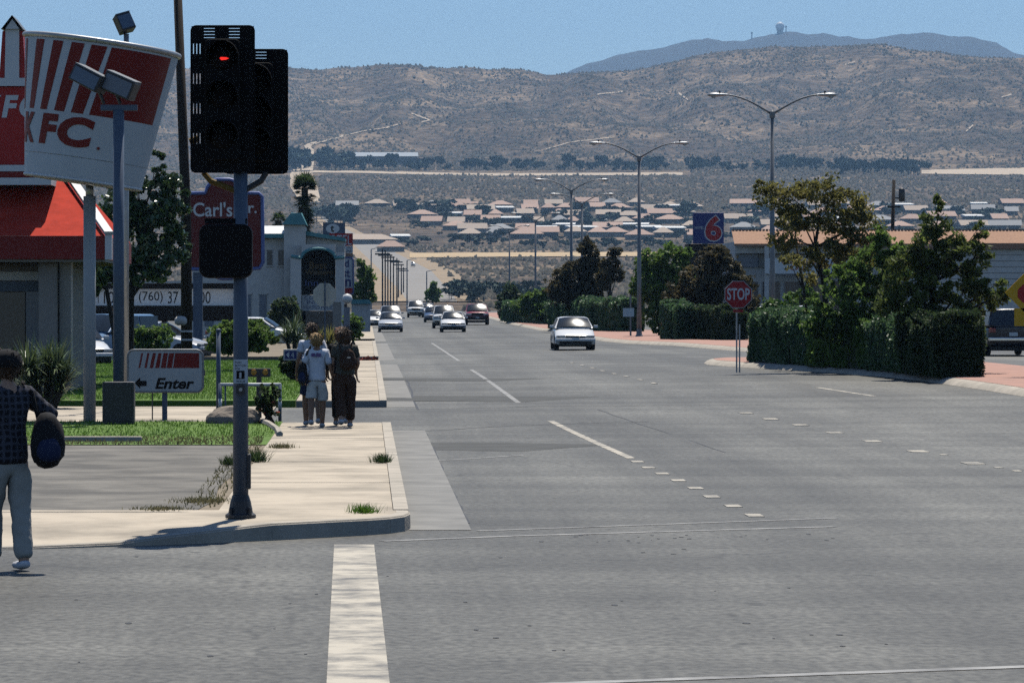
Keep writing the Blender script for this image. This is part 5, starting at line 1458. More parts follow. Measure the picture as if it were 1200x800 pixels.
def person(label, px, d, H, lift, rz, look, pose):
    """look: colours; pose: joint offsets. Local frame: facing +y (away from the camera), z up"""
    x0 = X(px, d)
    t = thing('person', label, 'person', (x0, d, zg(x0, d) + lift), rz, look.get('group'))
    s = H / 1.72
    V = lambda x, y, z: Vector((x, y, z)) * s
    fl, fr = pose['feet']                     # left, right foot (x, y, heel lift)
    hip = .93; P = V(0, 0, hip)
    ank = {}; knee = {}
    for sgn, (fx, fy, fz) in ((-1, fl), (1, fr)):
        a = V(fx, fy, .085 + fz); h = V(sgn * .092, 0, .88)
        k = (a + h) / 2 + V(sgn * .01, .035 + fz * .8, 0.02); ank[sgn] = a; knee[sgn] = k
    ch = [[(P, .125 * s, .105 * s), (V(0, .0, 1.08), .118 * s, .092 * s), (V(0, .01, 1.25), .135 * s, .10 * s), (V(0, .0, 1.40), .115 * s, .08 * s), (V(0, .0, 1.485), .05 * s, .05 * s), (V(0, .015, 1.56), .048 * s, .05 * s)]]
    for sgn in (-1, 1):
        ch.append([(P, 0), (V(sgn * .092, 0, .84), .090 * s, .095 * s), (knee[sgn].lerp(V(sgn * .092, 0, .84), .45), .080 * s, .086 * s), (knee[sgn], .062 * s, .066 * s), (knee[sgn].lerp(ank[sgn], .32), .063 * s, .068 * s), (ank[sgn], .040 * s, .044 * s), (ank[sgn] + V(0, .01, -.045), .040 * s, .048 * s)])
    hands = []
    for sgn in (-1, 1):
        el, wr = pose['arms'][sgn]
        sh = V(sgn * .165, 0, 1.40); el = V(*el); wr = V(*wr)
        ch.append([(V(0, .0, 1.40), 0), (sh, .058 * s, .060 * s), (sh.lerp(el, .5), .045 * s), (el, .038 * s), (el.lerp(wr, .4), .036 * s), (wr, .024 * s, .020 * s)])
        hands += hand_chains(wr, wr - el, Vector((-sgn * .2, 1, 0)), s)
    skin_obj('body', ch + hands, look['skin'], t)
    hc = V(0, .02, 1.62)
    head_part(t, hc, s, look['skin'], look.get('yaw', 0))
    if look.get('hair'): hair_part(t, hc, s, look['hair'], look.get('yaw', 0), look.get('hair_len', 0), look.get('puff', 1.12))
    # shirt: torso and sleeves
    sl = look.get('sleeve', 0.55); top = look['shirt']; zlo = look.get('hem', .90)
    g = 1.20
    tch = [[(V(0, 0, zlo - .06), max(.150 * g, .146 * look.get('loose', 1.15)) * s, max(.128 * g, .130 * look.get('loose', 1.15)) * s), (V(0, 0, zlo + .04), max(.148 * g, .142 * look.get('loose', 1.15)) * s, max(.124 * g, .126 * look.get('loose', 1.15)) * s), (V(0, 0, 1.09), .135 * s * g, .105 * s * g), (V(0, .008, 1.25), .148 * s * g, .112 * s * g), (V(0, 0, 1.395), .125 * s * g, .09 * s * g), (V(0, 0, 1.455), .065 * s * g, .06 * s * g)]]
    for sgn in (-1, 1):
        el, wr = pose['arms'][sgn]; sh = V(sgn * .165, 0, 1.40); el = V(*el); wr = V(*wr)
        c_ = [(V(0, 0, 1.395), 0), (sh, .070 * s * g, .070 * s * g)]
        if sl <= 1: c_ += [(sh.lerp(el, sl), .060 * s * g)]
        else: c_ += [(sh.lerp(el, .55), .056 * s * g), (el, .050 * s * g), (el.lerp(wr, sl - 1), .042 * s * g)]
        tch.append(c_)
    skin_obj('shirt', tch, top, t)
    # shorts or trousers
    g = look.get('loose', 1.15); dn = look['leg_to']                    # 0 hip ... 1 knee ... 2 ankle
    lch = [[(V(0, 0, zlo + .07), .128 * s * g, .108 * s * g), (P + V(0, 0, -.02), .140 * s * g, .122 * s * g)]]
    for sgn in (-1, 1):
        h = V(sgn * .092, 0, .83)
        c_ = [(P + V(0, 0, -.02), 0), (h, .096 * s * g, .104 * s * g)]
        if dn <= 1: c_ += [(h.lerp(knee[sgn], dn * .5), .092 * s * g, .098 * s * g), (h.lerp(knee[sgn], dn * .92), .094 * s * g, .100 * s * g), (h.lerp(knee[sgn], dn), .094 * s * g, .100 * s * g)]
        else: c_ += [(h.lerp(knee[sgn], .5), .083 * s * g, .088 * s * g), (knee[sgn], .066 * s * g, .070 * s * g), (knee[sgn].lerp(ank[sgn], .5 * (dn - 1)), .064 * s * g, .068 * s * g), (knee[sgn].lerp(ank[sgn], dn - 1), .060 * s * g, .064 * s * g)]
        lch.append(c_)
    skin_obj(look.get('leg_name', 'trousers'), lch, look['legs'], t)
    for sgn, (fx, fy, fz) in ((-1, fl), (1, fr)):
        a = ank[sgn]; tilt = -fz * 2.2
        heel = a + V(0, -.055, -.045); toe = heel + V(0, .20 * math.cos(tilt), .20 * math.sin(tilt) - 0.0)
        lo = min(heel.z, toe.z); dz = max(0, .040 * s - lo)
        skin_obj('shoe', [[(a + V(0, 0, .0), .056 * s, .058 * s), (heel + V(0, .03, .0 + dz / s), .058 * s, .052 * s), (heel.lerp(toe, .55) + V(0, 0, dz / s), .058 * s, .042 * s), (toe + V(0, .03, dz / s - .004), .048 * s, .032 * s)]], look['shoes'], t, sub=1)
    return t, s, V

def backpack(t, V, m, c, w, h, dp, straps=True, name='backpack'):
    """rucksack as a thing of its own, hung on its wearer"""
    b = MB(); 
    bm_ = bmesh.new(); bmesh.ops.create_cube(bm_, size=1); bmesh.ops.subdivide_edges(bm_, edges=bm_.edges, cuts=4, use_grid_fill=True)
    for v in bm_.verts:
        q = v.co * 2; l = (abs(q.x) ** 2.7 + abs(q.y) ** 2.7 + abs(q.z) ** 2.7) ** (1 / 2.7); q = q / max(l, .01)
        n_ = float(fbm(np.array(q.x * 2.4 + c[0] * 9 + 3), np.array(q.z * 2.4 + q.y), 3)) * 0.30
        v.co = Vector((q.x * w / 2, q.y * dp / 2, q.z * h / 2)) * (1 + n_)
        v.co.x *= 1.08 - 0.28 * max(0, q.z) ; v.co.y *= 1.1 - 0.35 * max(0, q.z)
    me = bpy.data.meshes.new('bag'); bm_.to_mesh(me); bm_.free(); me.materials.append(M[m]); me.shade_smooth()
    return me

GP = 'people walking along the pavement'
d_w = G(372, 501, 0.15).y
walk_arms = {-1: ((-.24, -.05, 1.13), (-.27, .06, .90)), 1: ((.24, -.05, 1.13), (.27, .05, .90))}
def bag(label, who, name, cat, m, c, w, h, dp, V, strap=None, rz=0.0, flap=None):
    t = thing(name, label, cat, who.matrix_world @ Vector((0, 0, 0)) if False else who.location.copy())
    t.rotation_euler = who.rotation_euler
    me = backpack(t, V, m, c, w, h, dp)
    o = link(bpy.data.objects.new('bag_body', me), t); o.location = V(*c); o.rotation_euler = (0, 0, rz)
    if strap:
        for st in strap: MB().tube([V(*p) for p in st], 0.016, 6).build('strap', m, t, smooth=True)
    pk = backpack(t, V, 'cloth_navy' if m == 'cloth_black' else m, (c[0] + 3, c[1], c[2]), w * .72, h * .45, dp * .5); o2 = link(bpy.data.objects.new('pocket', pk), o); o2.location = (0, -dp * .40, -h * .16)
    if flap: MB().box(Vector(V(*flap[0])), flap[1]).build('buckle', 'galv', t)
    return t

# the walkers, backs to us
p, s, V = person('person with dark hair in a white shirt walking beyond the blond walker', 366, d_w + 0.9, 1.74, 0.15, R(4),
    dict(skin='skin_tan', hair='hair_brown', shirt='cloth_white', legs='cloth_navy', leg_name='shorts', leg_to=.92, shoes='shoe_white', group=GP, sleeve=.62, puff=1.10),
    dict(feet=((-.10, .12, 0), (.10, -.16, .05)), arms=walk_arms))
p, s, V = person('person with short blond hair, white printed T-shirt and white shorts walking away', 371.5, d_w, 1.57, 0.15, R(-3),
    dict(skin='skin_tan', hair='hair_blond', shirt='cloth_white', legs='cloth_cream', leg_name='shorts', leg_to=.98, shoes='shoe_white', group=GP, sleeve=.85, puff=1.18, hem=.90, loose=1.14),
    dict(feet=((-.10, -.20, .07), (.09, .10, 0)), arms={-1: ((-.25, -.06, 1.14), (-.26, .05, .93)), 1: ((.25, -.04, 1.12), (.30, .06, .90))}))
pr = MB()
for cx_, w_, h_ in ((-.055, .07, .06), (.015, .045, .075), (.06, .04, .065)):
    pr.prism(rrect(cx_ - w_ / 2, cx_ + w_ / 2, 1.24 - h_ / 2, 1.24 + h_ / 2, .015), -.150, -.142)
pr.build('shirt_print', 'print_purple', p)
bag('black shoulder bag hanging at the left side of the blond walker', p, 'shoulder_bag', 'bag', 'cloth_black', (-.27, -.02, 1.02), .16, .42, .26, V, [[(-.25, -.02, 1.2), (-.17, -.10, 1.42), (-.12, -.02, 1.52), (-.14, .10, 1.42), (-.25, .06, 1.2)]])
p, s, V = person('person with reddish hair and a dark jacket ahead of the long haired walker', 400, d_w + 0.9, 1.66, 0.15, R(-2),
    dict(skin='skin', hair='hair_red', shirt='cloth_black', legs='cloth_black', leg_to=1.9, shoes='shoe_white', group=GP, sleeve=1.6, hair_len=.02, puff=1.15, hem=.80),
    dict(feet=((-.10, .14, 0), (.08, -.14, .05)), arms={-1: ((-.24, -.04, 1.13), (-.27, .08, .92)), 1: walk_arms[1]}))
p, s, V = person('person with long dark hair in an olive top and dark brown trousers walking away', 404.5, d_w + 0.02, 1.66, 0.15, R(3),
    dict(skin='skin', hair='hair_brown', shirt='cloth_olive', legs='cloth_brown', leg_to=1.93, shoes='shoe_white', group=GP, sleeve=.7, hair_len=.085, puff=1.14, hem=.96, loose=1.34),
    dict(feet=((-.08, -.20, .07), (.09, .08, 0)), arms={-1: ((-.23, -.02, 1.14), (-.22, .14, .97)), 1: ((.23, .0, 1.14), (.20, .17, 1.0))}))
bag('small dark brown rucksack on the back of the long haired walker', p, 'rucksack', 'bag', 'cloth_brown', (.03, -.20, 1.20), .27, .36, .16, V, [[(-.09, -.14, 1.34), (-.11, -.02, 1.49), (-.12, .13, 1.40)], [(.11, -.14, 1.34), (.11, -.02, 1.49), (.12, .13, 1.40)]], flap=((.05, -.29, 1.24), (.06, .012, .022)))

# the man at the crosswalk
dm = G(14, 668, 0.0).y
plaid = mat('cloth_plaid', (0.05, 0.055, 0.075), 0.9)
nt_ = plaid.node_tree; b_ = nt_.nodes['Principled BSDF']
tc = nt_.nodes.new('ShaderNodeTexCoord'); outs = []
for ax_ in (0, 2):
    w = nt_.nodes.new('ShaderNodeTexWave'); w.wave_type = 'BANDS'; w.bands_direction = 'X' if ax_ == 0 else 'Z'; w.inputs['Scale'].default_value = 5.5; w.inputs['Distortion'].default_value = 2.2; w.inputs['Detail Scale'].default_value = 2.0
    nt_.links.new(tc.outputs['Object'], w.inputs['Vector']); r_ = nt_.nodes.new('ShaderNodeMapRange'); r_.inputs['From Min'].default_value = .55; r_.inputs['From Max'].default_value = .95; nt_.links.new(w.outputs['Fac'], r_.inputs[0]); outs.append(r_.outputs[0])
mm = nt_.nodes.new('ShaderNodeMath'); mm.operation = 'ADD'; nt_.links.new(outs[0], mm.inputs[0]); nt_.links.new(outs[1], mm.inputs[1])
cr = nt_.nodes.new('ShaderNodeValToRGB'); cr.color_ramp.elements[0].color = (.010, .011, .016, 1); cr.color_ramp.elements[1].color = (.06, .062, .08, 1); cr.color_ramp.elements[1].position = 1.0
nt_.links.new(mm.outputs[0], cr.inputs[0]); nt_.links.new(cr.outputs[0], b_.inputs['Base Color'])
p, s, V = person('person in a dark plaid shirt, pale trousers and dark cap crossing the side street', 9, dm, 1.80, 0.004, R(28),
    dict(skin='skin', hair='hair_brown', shirt='cloth_plaid', legs='cloth_khaki', leg_to=2.02, shoes='shoe_white', sleeve=1.75, hem=.88, loose=1.28, puff=1.02, yaw=R(10)),
    dict(feet=((-.06, .16, 0), (.09, -.12, .0)), arms={-1: ((-.27, .02, 1.14), (-.25, .20, 1.0)), 1: ((.38, -.06, 1.22), (.24, .14, 1.30))}))
cap = MB().lathe([(.122, .0), (.126, .04), (.118, .09), (.085, .135), (.02, .152)], V(0, .005, 1.62), 18).build('cap', 'cloth_black', p, smooth=True)
MB().prism([(-.07, 1.655), (.07, 1.655), (.07, 1.668), (-.07, 1.668)], .09, .20).build('peak', 'cloth_black', cap)
bag('large black rucksack slung low behind the plaid shirted person', p, 'rucksack', 'bag', 'cloth_black', (.25, -.23, 1.04), .27, .46, .24, V, [[(.20, -.16, 1.18), (.17, -.10, 1.42), (.15, .04, 1.50), (.18, .13, 1.36)], [(.30, -.12, 1.20), (.24, .02, 1.36), (.22, .12, 1.30)]], rz=R(-20))
# ------------------------------------------------------------------ the median and the right side
def street_lamp(px, d, top, label, span, single=0):
    f = Fr(px, d)
    h = f.z(top) + 0.35
    t = thing('street_lamp', label, 'street lamp', f.loc, 0, 'double armed street lamps along the median')
    MB().tube([(0, 0, -0.1), (0, 0, h * 0.3), (0, 0, h - 0.75)], [0.125, 0.11, 0.075], 12).build('pole', 'metal_grey', t, smooth=True)
    MB().lathe([(0.2, 0), (0.2, 0.04), (0.15, 0.12), (0.13, 0.4)], n=12).build('base', 'metal_grey', t)
    MB().lathe([(0.10, 0), (0.12, 0.10), (0.11, 0.26), (0.05, 0.32)], (0, 0, h - 0.92), 10).build('bracket_collar', 'metal_grey', t)
    for sgn in (-1, 1):
        pts = []
        for k in range(9):
            q = k / 8; pts.append((sgn * (0.08 + (span / 2 - 0.5) * q), 0, h - 0.72 + 0.74 * math.sin(q * math.pi / 2)))
        a = MB().tube(pts, [0.045 - 0.015 * k / 8 for k in range(9)], 8).build('arm', 'metal_grey', t, smooth=True)
        xe = sgn * span / 2
        hd = MB().add([], [])
        prof = [(xe - sgn * 0.62, .02, .02), (xe - sgn * 0.5, .07, .05), (xe - sgn * .1, .15, .085), (xe + sgn * .12, .15, .075), (xe + sgn * .24, .08, .04)]
        vv = []
        for x, wy, hz in prof:
            for k in range(10):
                a_ = 2 * math.pi * k / 10; vv.append((x, wy * math.cos(a_), h + 0.02 + hz * math.sin(a_)))
        hd.add(vv, [(i * 10 + k, i * 10 + (k + 1) % 10, (i + 1) * 10 + (k + 1) % 10, (i + 1) * 10 + k) for i in range(4) for k in range(10)] + [tuple(range(10)), tuple(range(40, 50))])
        ho = hd.build('luminaire', 'galv', t, smooth=True)
        MB().lathe([(0.11, 0), (0.10, -0.05), (0.05, -0.08)], (xe, 0, h - 0.035), 10).build('lens', 'lamp_glass', ho, smooth=True)
        MB().tube([(xe - sgn * .25, 0, h + .08), (xe - sgn * .25, 0, h + .18)], .04, 6).build('photocell', 'metal_dark', ho)
    return t
street_lamp(905, 155, 122, 'tall double armed street lamp rising behind the olive tree', 4.75)
street_lamp(749, 201, 176, 'double armed street lamp between the rounded hedge and the brown trees', 4.75)
street_lamp(669.5, 262, 217, 'double armed street lamp rising behind the white sedan from brown foliage', 4.6)
street_lamp(682, 300, 233, 'double armed street lamp close behind the one in the brown foliage', 4.6)
street_lamp(627.5, 385, 254, 'far double armed street lamp seen against the village', 4.6)
street_lamp(597, 455, 268, 'farthest double armed street lamp along the median', 4.4)

# hedges on the islands
def hp(px, d): x = X(px, d); return (x, d, zg(x, d) + 0.15)
hg = 'sections of the near island hedge'
hedge('clipped_hedge', 'bluish flat topped hedge section behind the STOP sign', [hp(901, 119), hp(940, 114.5), hp(968, 111.5)], 1.2, 1.30, dens=1900, leaf=0.06, group=hg)
hedge('clipped_hedge', 'dark low hedge section under the leafy shrub tree', [hp(969, 111.3), hp(1000, 108.5), hp(1038, 105.2)], 1.15, 1.12, 'leaf_green', dens=1700, leaf=0.06, group=hg)
hedge('clipped_hedge', 'pale ragged hedge section left of the pine trunk', [hp(1039, 105), hp(1062, 102.8), hp(1086, 100.5)], 1.15, 1.28, 'leaf_hedge', dens=1300, leaf=0.06, group=hg)
hedge('clipped_hedge', 'dark bulging end section of the near island hedge', [hp(1087, 100.3), hp(1105, 98.3), hp(1122, 96.3)], 1.35, 1.30, 'leaf_dark', dens=1900, leaf=0.06, group=hg)
hedge('clipped_hedge', 'short pale rounded hedge at the tip of the second island', [hp(788, 187), hp(808, 184)], 1.2, 1.55, leaf=0.10, dens=550)
hedge('clipped_hedge', 'dark hedge under the trees behind the STOP sign', [hp(815, 186), hp(862, 180)], 1.2, 1.35, lm='leaf_dark', leaf=0.10, dens=500)
hedge('clipped_hedge', 'bluish clipped hedge behind the white sedan', [hp(655, 262), hp(706, 240), hp(742, 232)], 1.4, 1.75, leaf=0.13, dens=330)
hedge('clipped_hedge', 'farther low hedge along the median before the brown trees', [hp(598, 330), hp(634, 308), hp(655, 296)], 1.4, 1.5, leaf=0.14, dens=280)
# trees on the islands and beyond
tree('olive_tree', 'spreading open crowned olive green tree with forked trunk on the near island', 968, 110,
     [(905, 232, 28, 22), (935, 238, 26, 20), (950, 222, 24, 16), (1000, 262, 24, 18), (930, 258, 24, 16), (965, 300, 24, 18), (1015, 270, 18, 24), (1000, 305, 26, 22), (965, 225, 26, 20), (992, 240, 28, 22), (970, 255, 24, 20), (1010, 250, 14, 16), (920, 280, 20, 24), (945, 300, 16, 18), (985, 282, 22, 20), (1008, 290, 20, 26), (950, 262, 16, 14), (895, 222, 14, 12)],
     [(972, 440, .11), (970, 380, .09), (965, 330, .075), (955, 290, .055), (960, 258, .035)], leaf=0.085, dens=1150, lm='leaf_olive', bm='bark_dark', sub=0.50, droop=0.5)
tree('olive_tree', 'thin stemmed olive sapling leaning left of the forked island tree', 942, 113,
     [(930, 260, 16, 14), (925, 305, 15, 12), (945, 325, 14, 12)],
     [(950, 440, .05), (948, 390, .045), (942, 340, .04), (932, 280, .03)], leaf=0.09, dens=1100, lm='leaf_olive', bm='bark_dark', sub=0.5, droop=0.5)
tree('pine_tree', 'broad bushy pine tree with feathery needles at the end of the near hedge', 1098, 100,
     [(1098, 262, 18, 22), (1082, 288, 24, 20), (1118, 292, 26, 20), (1064, 308, 24, 20), (1100, 315, 32, 22), (1140, 312, 22, 18), (1052, 332, 24, 20), (1082, 342, 30, 20), (1122, 344, 32, 20), (1158, 338, 22, 15), (1150, 272, 9, 20), (1152, 298, 12, 14), (1100, 240, 8, 14), (1045, 355, 22, 18), (1078, 370, 34, 18), (1118, 370, 32, 18), (1152, 358, 26, 14), (1172, 345, 12, 9), (1095, 392, 42, 16)],
     [(1092, 440, .13), (1092, 390, .11), (1094, 330, .08), (1097, 270, .04)], leaf=0.085, dens=1250, lm='leaf_pine', bm='bark_dark', sub=0.50, droop=-0.3, aspect=3.2)
tree('leafy_shrub', 'bushy dark green shrub tree between the olive tree and the pine', 1010, 107,
     [(1010, 350, 36, 38), (985, 366, 30, 32), (960, 372, 26, 30), (1000, 325, 26, 24), (1035, 340, 28, 40), (1022, 308, 26, 26), (1042, 292, 20, 20), (1030, 275, 16, 16), (1055, 310, 20, 22), (980, 330, 22, 20), (1005, 395, 40, 20), (965, 385, 20, 26)],
     [(1010, 440, .08), (1010, 400, .07), (1012, 350, .05)], leaf=0.11, dens=1000, lm='leaf_green', bm='bark_dark', cat='shrub')
tree('leafy_shrub', 'loose olive shrub tree in front of the cafe sign', 915, 124, [(910, 365, 22, 22), (935, 358, 20, 22), (895, 372, 16, 16), (950, 345, 14, 18)], [(920, 420, .05), (920, 385, .04), (922, 360, .03)], leaf=0.11, dens=900, lm='leaf_bright', bm='bark_dark', cat='shrub', sub=0.45)
bush('low_shrub', 'bright green low shrub above the left end of the near hedge', 915, 122, 1.6, 2.1, 'leaf_bright', 0.09, 900)
tree('dense_tree', 'dark brownish green dense tree behind the STOP sign', 835, 190,
     [(820, 330, 26, 30), (850, 320, 26, 30), (840, 360, 36, 28), (870, 350, 20, 34), (800, 350, 24, 30), (838, 300, 22, 16), (880, 375, 12, 24)],
     [(838, 405, .2), (838, 370, .16), (836, 330, .1)], leaf=0.20, dens=520, lm='leaf_brown', bm='bark_dark')
tree('dense_tree', 'green topped dense tree next to the second street lamp', 775, 206,
     [(765, 310, 20, 22), (785, 305, 20, 22), (775, 340, 28, 28), (755, 335, 18, 26), (795, 330, 20, 26), (800, 300, 14, 14), (770, 370, 22, 20)],
     [(775, 402, .2), (775, 370, .15), (776, 330, .1)], leaf=0.21, dens=480, lm='leaf_green', bm='bark_dark')
tree('dense_tree', 'dark brown crowned tree behind the white sedan', 690, 250,
     [(688, 300, 16, 18), (670, 325, 22, 20), (700, 325, 20, 22), (655, 340, 18, 18), (685, 350, 26, 20), (686, 288, 10, 12)],
     [(690, 398, .2), (690, 360, .15), (690, 320, .1)], leaf=0.24, dens=460, lm='leaf_brown', bm='bark_dark')
tree('dense_tree', 'slim brown tree with bare stem beside the brown crowned tree', 717, 248,
     [(716, 305, 12, 18), (724, 322, 12, 12), (710, 325, 12, 14), (722, 295, 8, 8)],
     [(715, 398, .13), (714, 360, .1), (716, 320, .06)], leaf=0.22, dens=420, lm='leaf_brown', bm='bark_dark')
tree('dense_tree', 'low green tree at the far end of the median trees', 640, 300,
     [(640, 348, 16, 14), (625, 352, 16, 12), (655, 355, 18, 14), (612, 360, 14, 12), (640, 365, 24, 12)],
     [(640, 388, .18), (640, 365, .12), (640, 350, .08)], leaf=0.28, dens=380, lm='leaf_green', bm='bark_dark')
tree('dense_tree', 'dark bushy tree closing the far end of the median', 597, 345,
     [(598, 345, 12, 16), (590, 355, 10, 14), (606, 355, 12, 14), (597, 368, 15, 10)],
     [(597, 382, .18), (597, 365, .12), (597, 350, .08)], leaf=0.30, dens=380, lm='leaf_dark', bm='bark_dark')

# STOP sign facing us
f = Fr(865.5, 108)
t = thing('stop_sign', 'red octagonal sign reading STOP on a metal post at the island tip', 'stop sign', f.loc)
s8 = lambda r_, y: [(f.x(865 + r_ * math.cos(R(22.5 + 45 * k))), y, f.z(345 - r_ * math.sin(R(22.5 + 45 * k)))) for k in range(8)]
def octa(r_, ya, yb, name, m, parent):
    b = MB(); b.add(s8(r_, ya) + s8(r_, yb), [tuple(range(7, -1, -1)), tuple(range(8, 16))] + [(k, 8 + k, 8 + (k + 1) % 8, (k + 1) % 8) for k in range(8)]); return b.build(name, m, parent)
pl = octa(17.2, -0.02, 0.0, 'plate', 'offwhite', t); octa(16.4, -0.024, -0.0205, 'red_face', 'sign_red', pl)
text('STOP', f.x(852), f.x(878.5), f.z(351.5), f.z(337.5), -0.027, 'white', pl, offset=0.02)
MB().bx(f.x(862.5), f.x(864.2), 0.0, 0.05, -0.1, f.z(362)).build('post', 'galv', t); MB().bx(f.x(866), f.x(867.6), 0.0, 0.05, -0.1, f.z(380)).build('post', 'galv', t)
MB().bx(f.x(859), f.x(871), -0.01, 0.0, f.z(366), f.z(362.5)).build('small_plate', 'sign_red', t)
# yellow warning sign
f = Fr(1203, 96)
t = thing('warning_sign', 'yellow diamond warning sign with a red octagon symbol and a yellow plate below', 'sign', f.loc)
dm_ = lambda r_, y: [(f.x(1203 + r_ * math.cos(R(90 * k))), y, f.z(343 - r_ * math.sin(R(90 * k)))) for k in range(4)]
b = MB(); b.add(dm_(25.5, -0.02) + dm_(25.5, 0.0), [(3, 2, 1, 0), (4, 5, 6, 7)] + [(k, 4 + k, 4 + (k + 1) % 4, (k + 1) % 4) for k in range(4)]); pl = b.build('diamond', 'yellow', t)
b = MB(); b.add([(f.x(1203 + 11.5 * math.cos(R(22.5 + 45 * k))), -0.024, f.z(344 - 11.5 * math.sin(R(22.5 + 45 * k)))) for k in range(8)], [tuple(range(7, -1, -1))]); b.build('symbol', 'sign_red', pl)
pp_ = MB().bx(f.x(1188.5), f.x(1218), -0.02, 0.0, f.z(382), f.z(361)).build('plate', 'yellow', t)
MB().bx(f.x(1202), f.x(1204.5), 0.0, 0.06, -0.1, f.z(330)).build('post', 'galv', t)
# small white sign and post near the second lamp
f = Fr(739, 205)
t = thing('small_sign', 'small white square sign on a thin post before the second street lamp', 'sign', f.loc)
MB().tube([(0, 0, -0.1), (0, 0, f.z(345))], 0.05, 6).build('post', 'metal_grey', t); MB().bx(f.x(730), f.x(743), -0.07, -0.05, f.z(371), f.z(361)).build('plate', 'white', t)

# power pole with transformer
f = Fr(1043, 300, 0.04)
t = thing('power_pole', 'dark wooden power pole with crossarm and transformer behind the trees', 'utility pole', f.loc)
MB().tube([(0, 0, -0.1), (f.x(1047.5), 0, f.z(211))], [0.19, 0.13], 10).build('pole', 'wood_pole', t, smooth=True)
MB().bx(f.x(1040), f.x(1055), -0.2, -0.08, f.z(243.5), f.z(241.5)).build('crossarm', 'wood_pole', t)
MB().lathe([(0.24, 0), (0.25, 0.6), (0.25, 0.95), (0.1, 1.05)], (f.x(1057), 0.1, f.z(236)), 12).build('transformer', 'metal_dark', t, smooth=True)
MB().bx(f.x(1047), f.x(1057), 0.05, 0.15, f.z(233), f.z(231)).build('bracket', 'metal_dark', t)

# plaza with tile mansard
f = Fr(1030, 262, 0.04)
t = thing('plaza', 'long single storey shop plaza with tan tile mansard and a white sign band', 'building', f.loc)
MB().bx(f.x(862), f.x(1330), 0.0, 18, -0.1, f.z(283)).build('wall', 'stucco', t)
rf = MB().add([(f.x(858), -1.6, f.z(286)), (f.x(1334), -1.6, f.z(286)), (f.x(1334), 0.4, f.z(270)), (f.x(858), 0.4, f.z(270)), (f.x(858), -1.6, f.z(289)), (f.x(1334), -1.6, f.z(289))], [(0, 1, 2, 3), (4, 5, 1, 0)]).build('mansard_roof', 'tile_roof', t)
b = MB()
for k in range(120):
    xx = f.x(858) + (f.x(1334) - f.x(858)) * (k + .5) / 120; b.tube([(xx, 0.42, f.z(270) - .02), (xx, 0.42, f.z(268.3))], 0.09, 6)
b.build('ridge_tiles', 'tile_roof', rf)
MB().bx(f.x(860), f.x(1332), -0.9, -0.02, f.z(297), f.z(289.5)).build('soffit_band', 'stucco', t)
MB().bx(f.x(862.5), f.x(888), -0.25, -0.03, f.z(313), f.z(290)).build('blue_panel', 'window_blue', t)
MB().bx(f.x(888.5), f.x(906), -0.20, -0.03, f.z(313), f.z(290)).build('tan_panel', 'stucco_tan', t)
sg = MB().bx(f.x(893), f.x(1002), -2.0, -1.7, f.z(321), f.z(303)).build('sign_band', 'white', t)
text('CORTALE', f.x(912), f.x(953), f.z(309.5), f.z(304), -2.01, 'sign_red', sg); text('CAFE', f.x(922), f.x(946), f.z(317), f.z(311), -2.01, 'sign_red', sg); text('CAFE', f.x(956), f.x(992), f.z(315), f.z(304.5), -2.01, 'blue', sg)
for px in (893, 940, 1000, 1060, 1120, 1180, 1240): MB().bx(f.x(px), f.x(px + 5), -1.75, -1.5, -0.1, f.z(289)).build('porch_post', 'stucco', t)
for k in range(14):
    a = 868 + 26 * k; w_ = MB().bx(f.x(a), f.x(a + 20), -0.05, 0.02, 0.3, f.z(330)).build('shop_window', 'window_dark', t); MB().bx(f.x(a) - .05, f.x(a), -0.09, -0.0, 0.3, f.z(330)).build('mullion', 'metal_grey', w_)
# big pale roof slope of the neighbouring hall
f = Fr(1180, 215, 0.04)
t = thing('store_hall', 'grey walled store hall with plain block wall behind the pine', 'building', f.loc)
MB().bx(f.x(1112), f.x(1420), 0, 14, -0.1, f.z(292)).build('wall', 'stucco', t)
for k in range(1, 7): MB().bx(f.x(1112), f.x(1420), -0.02, -0.004, f.z(292 + 7.0 * k), f.z(291.2 + 7.0 * k)).build('joint', 'metal_grey', t)
MB().bx(f.x(1110), f.x(1422), -0.3, 14, f.z(291.8), f.z(285)).build('parapet', 'tile_roof', t)
f = Fr(1017, 205, 0.04)
t = thing('yellow_sign', 'plain yellow cabinet sign on a post half hidden by leaves', 'sign', f.loc)
MB().bx(f.x(1002), f.x(1031), -0.15, 0.15, f.z(313), f.z(294)).build('cabinet', 'yellow', t, bevel=0.03); MB().bx(f.x(1014), f.x(1018), -0.1, 0.1, -0.1, f.z(313.2)).build('post', 'metal_grey', t)
for q in (300, 306): MB().bx(f.x(1004), f.x(1028), -0.158, -0.152, f.z(q + .8), f.z(q)).build('stripe', 'wood_pole', t)
# blue motel sign with a red 6
f = Fr(830, 300, 0.04)
t = thing('motel_sign', 'square dark blue sign with a big red white edged number 6 above the trees', 'sign', f.loc)
MB().bx(f.x(806), f.x(862), 0.1, 3.0, -0.1, f.z(286)).build('shadowed_roof', 'wood_pole', t)  # block coloured dark to stand for a building roof in shadow
bx_ = MB().bx(f.x(812), f.x(848), -0.2, 0.2, f.z(285.5), f.z(249.5)).build('panel', 'blue', t, bevel=0.04)
text('6', f.x(825), f.x(846.5), f.z(283.5), f.z(251.5), -0.21, 'white', bx_, offset=0.06)
text('6', f.x(826.2), f.x(845.3), f.z(282.2), f.z(252.8), -0.225, 'sign_red', bx_, offset=0.035)
text('MOTEL', f.x(814), f.x(824.5), f.z(268.5), f.z(265.5), -0.21, 'white', bx_)
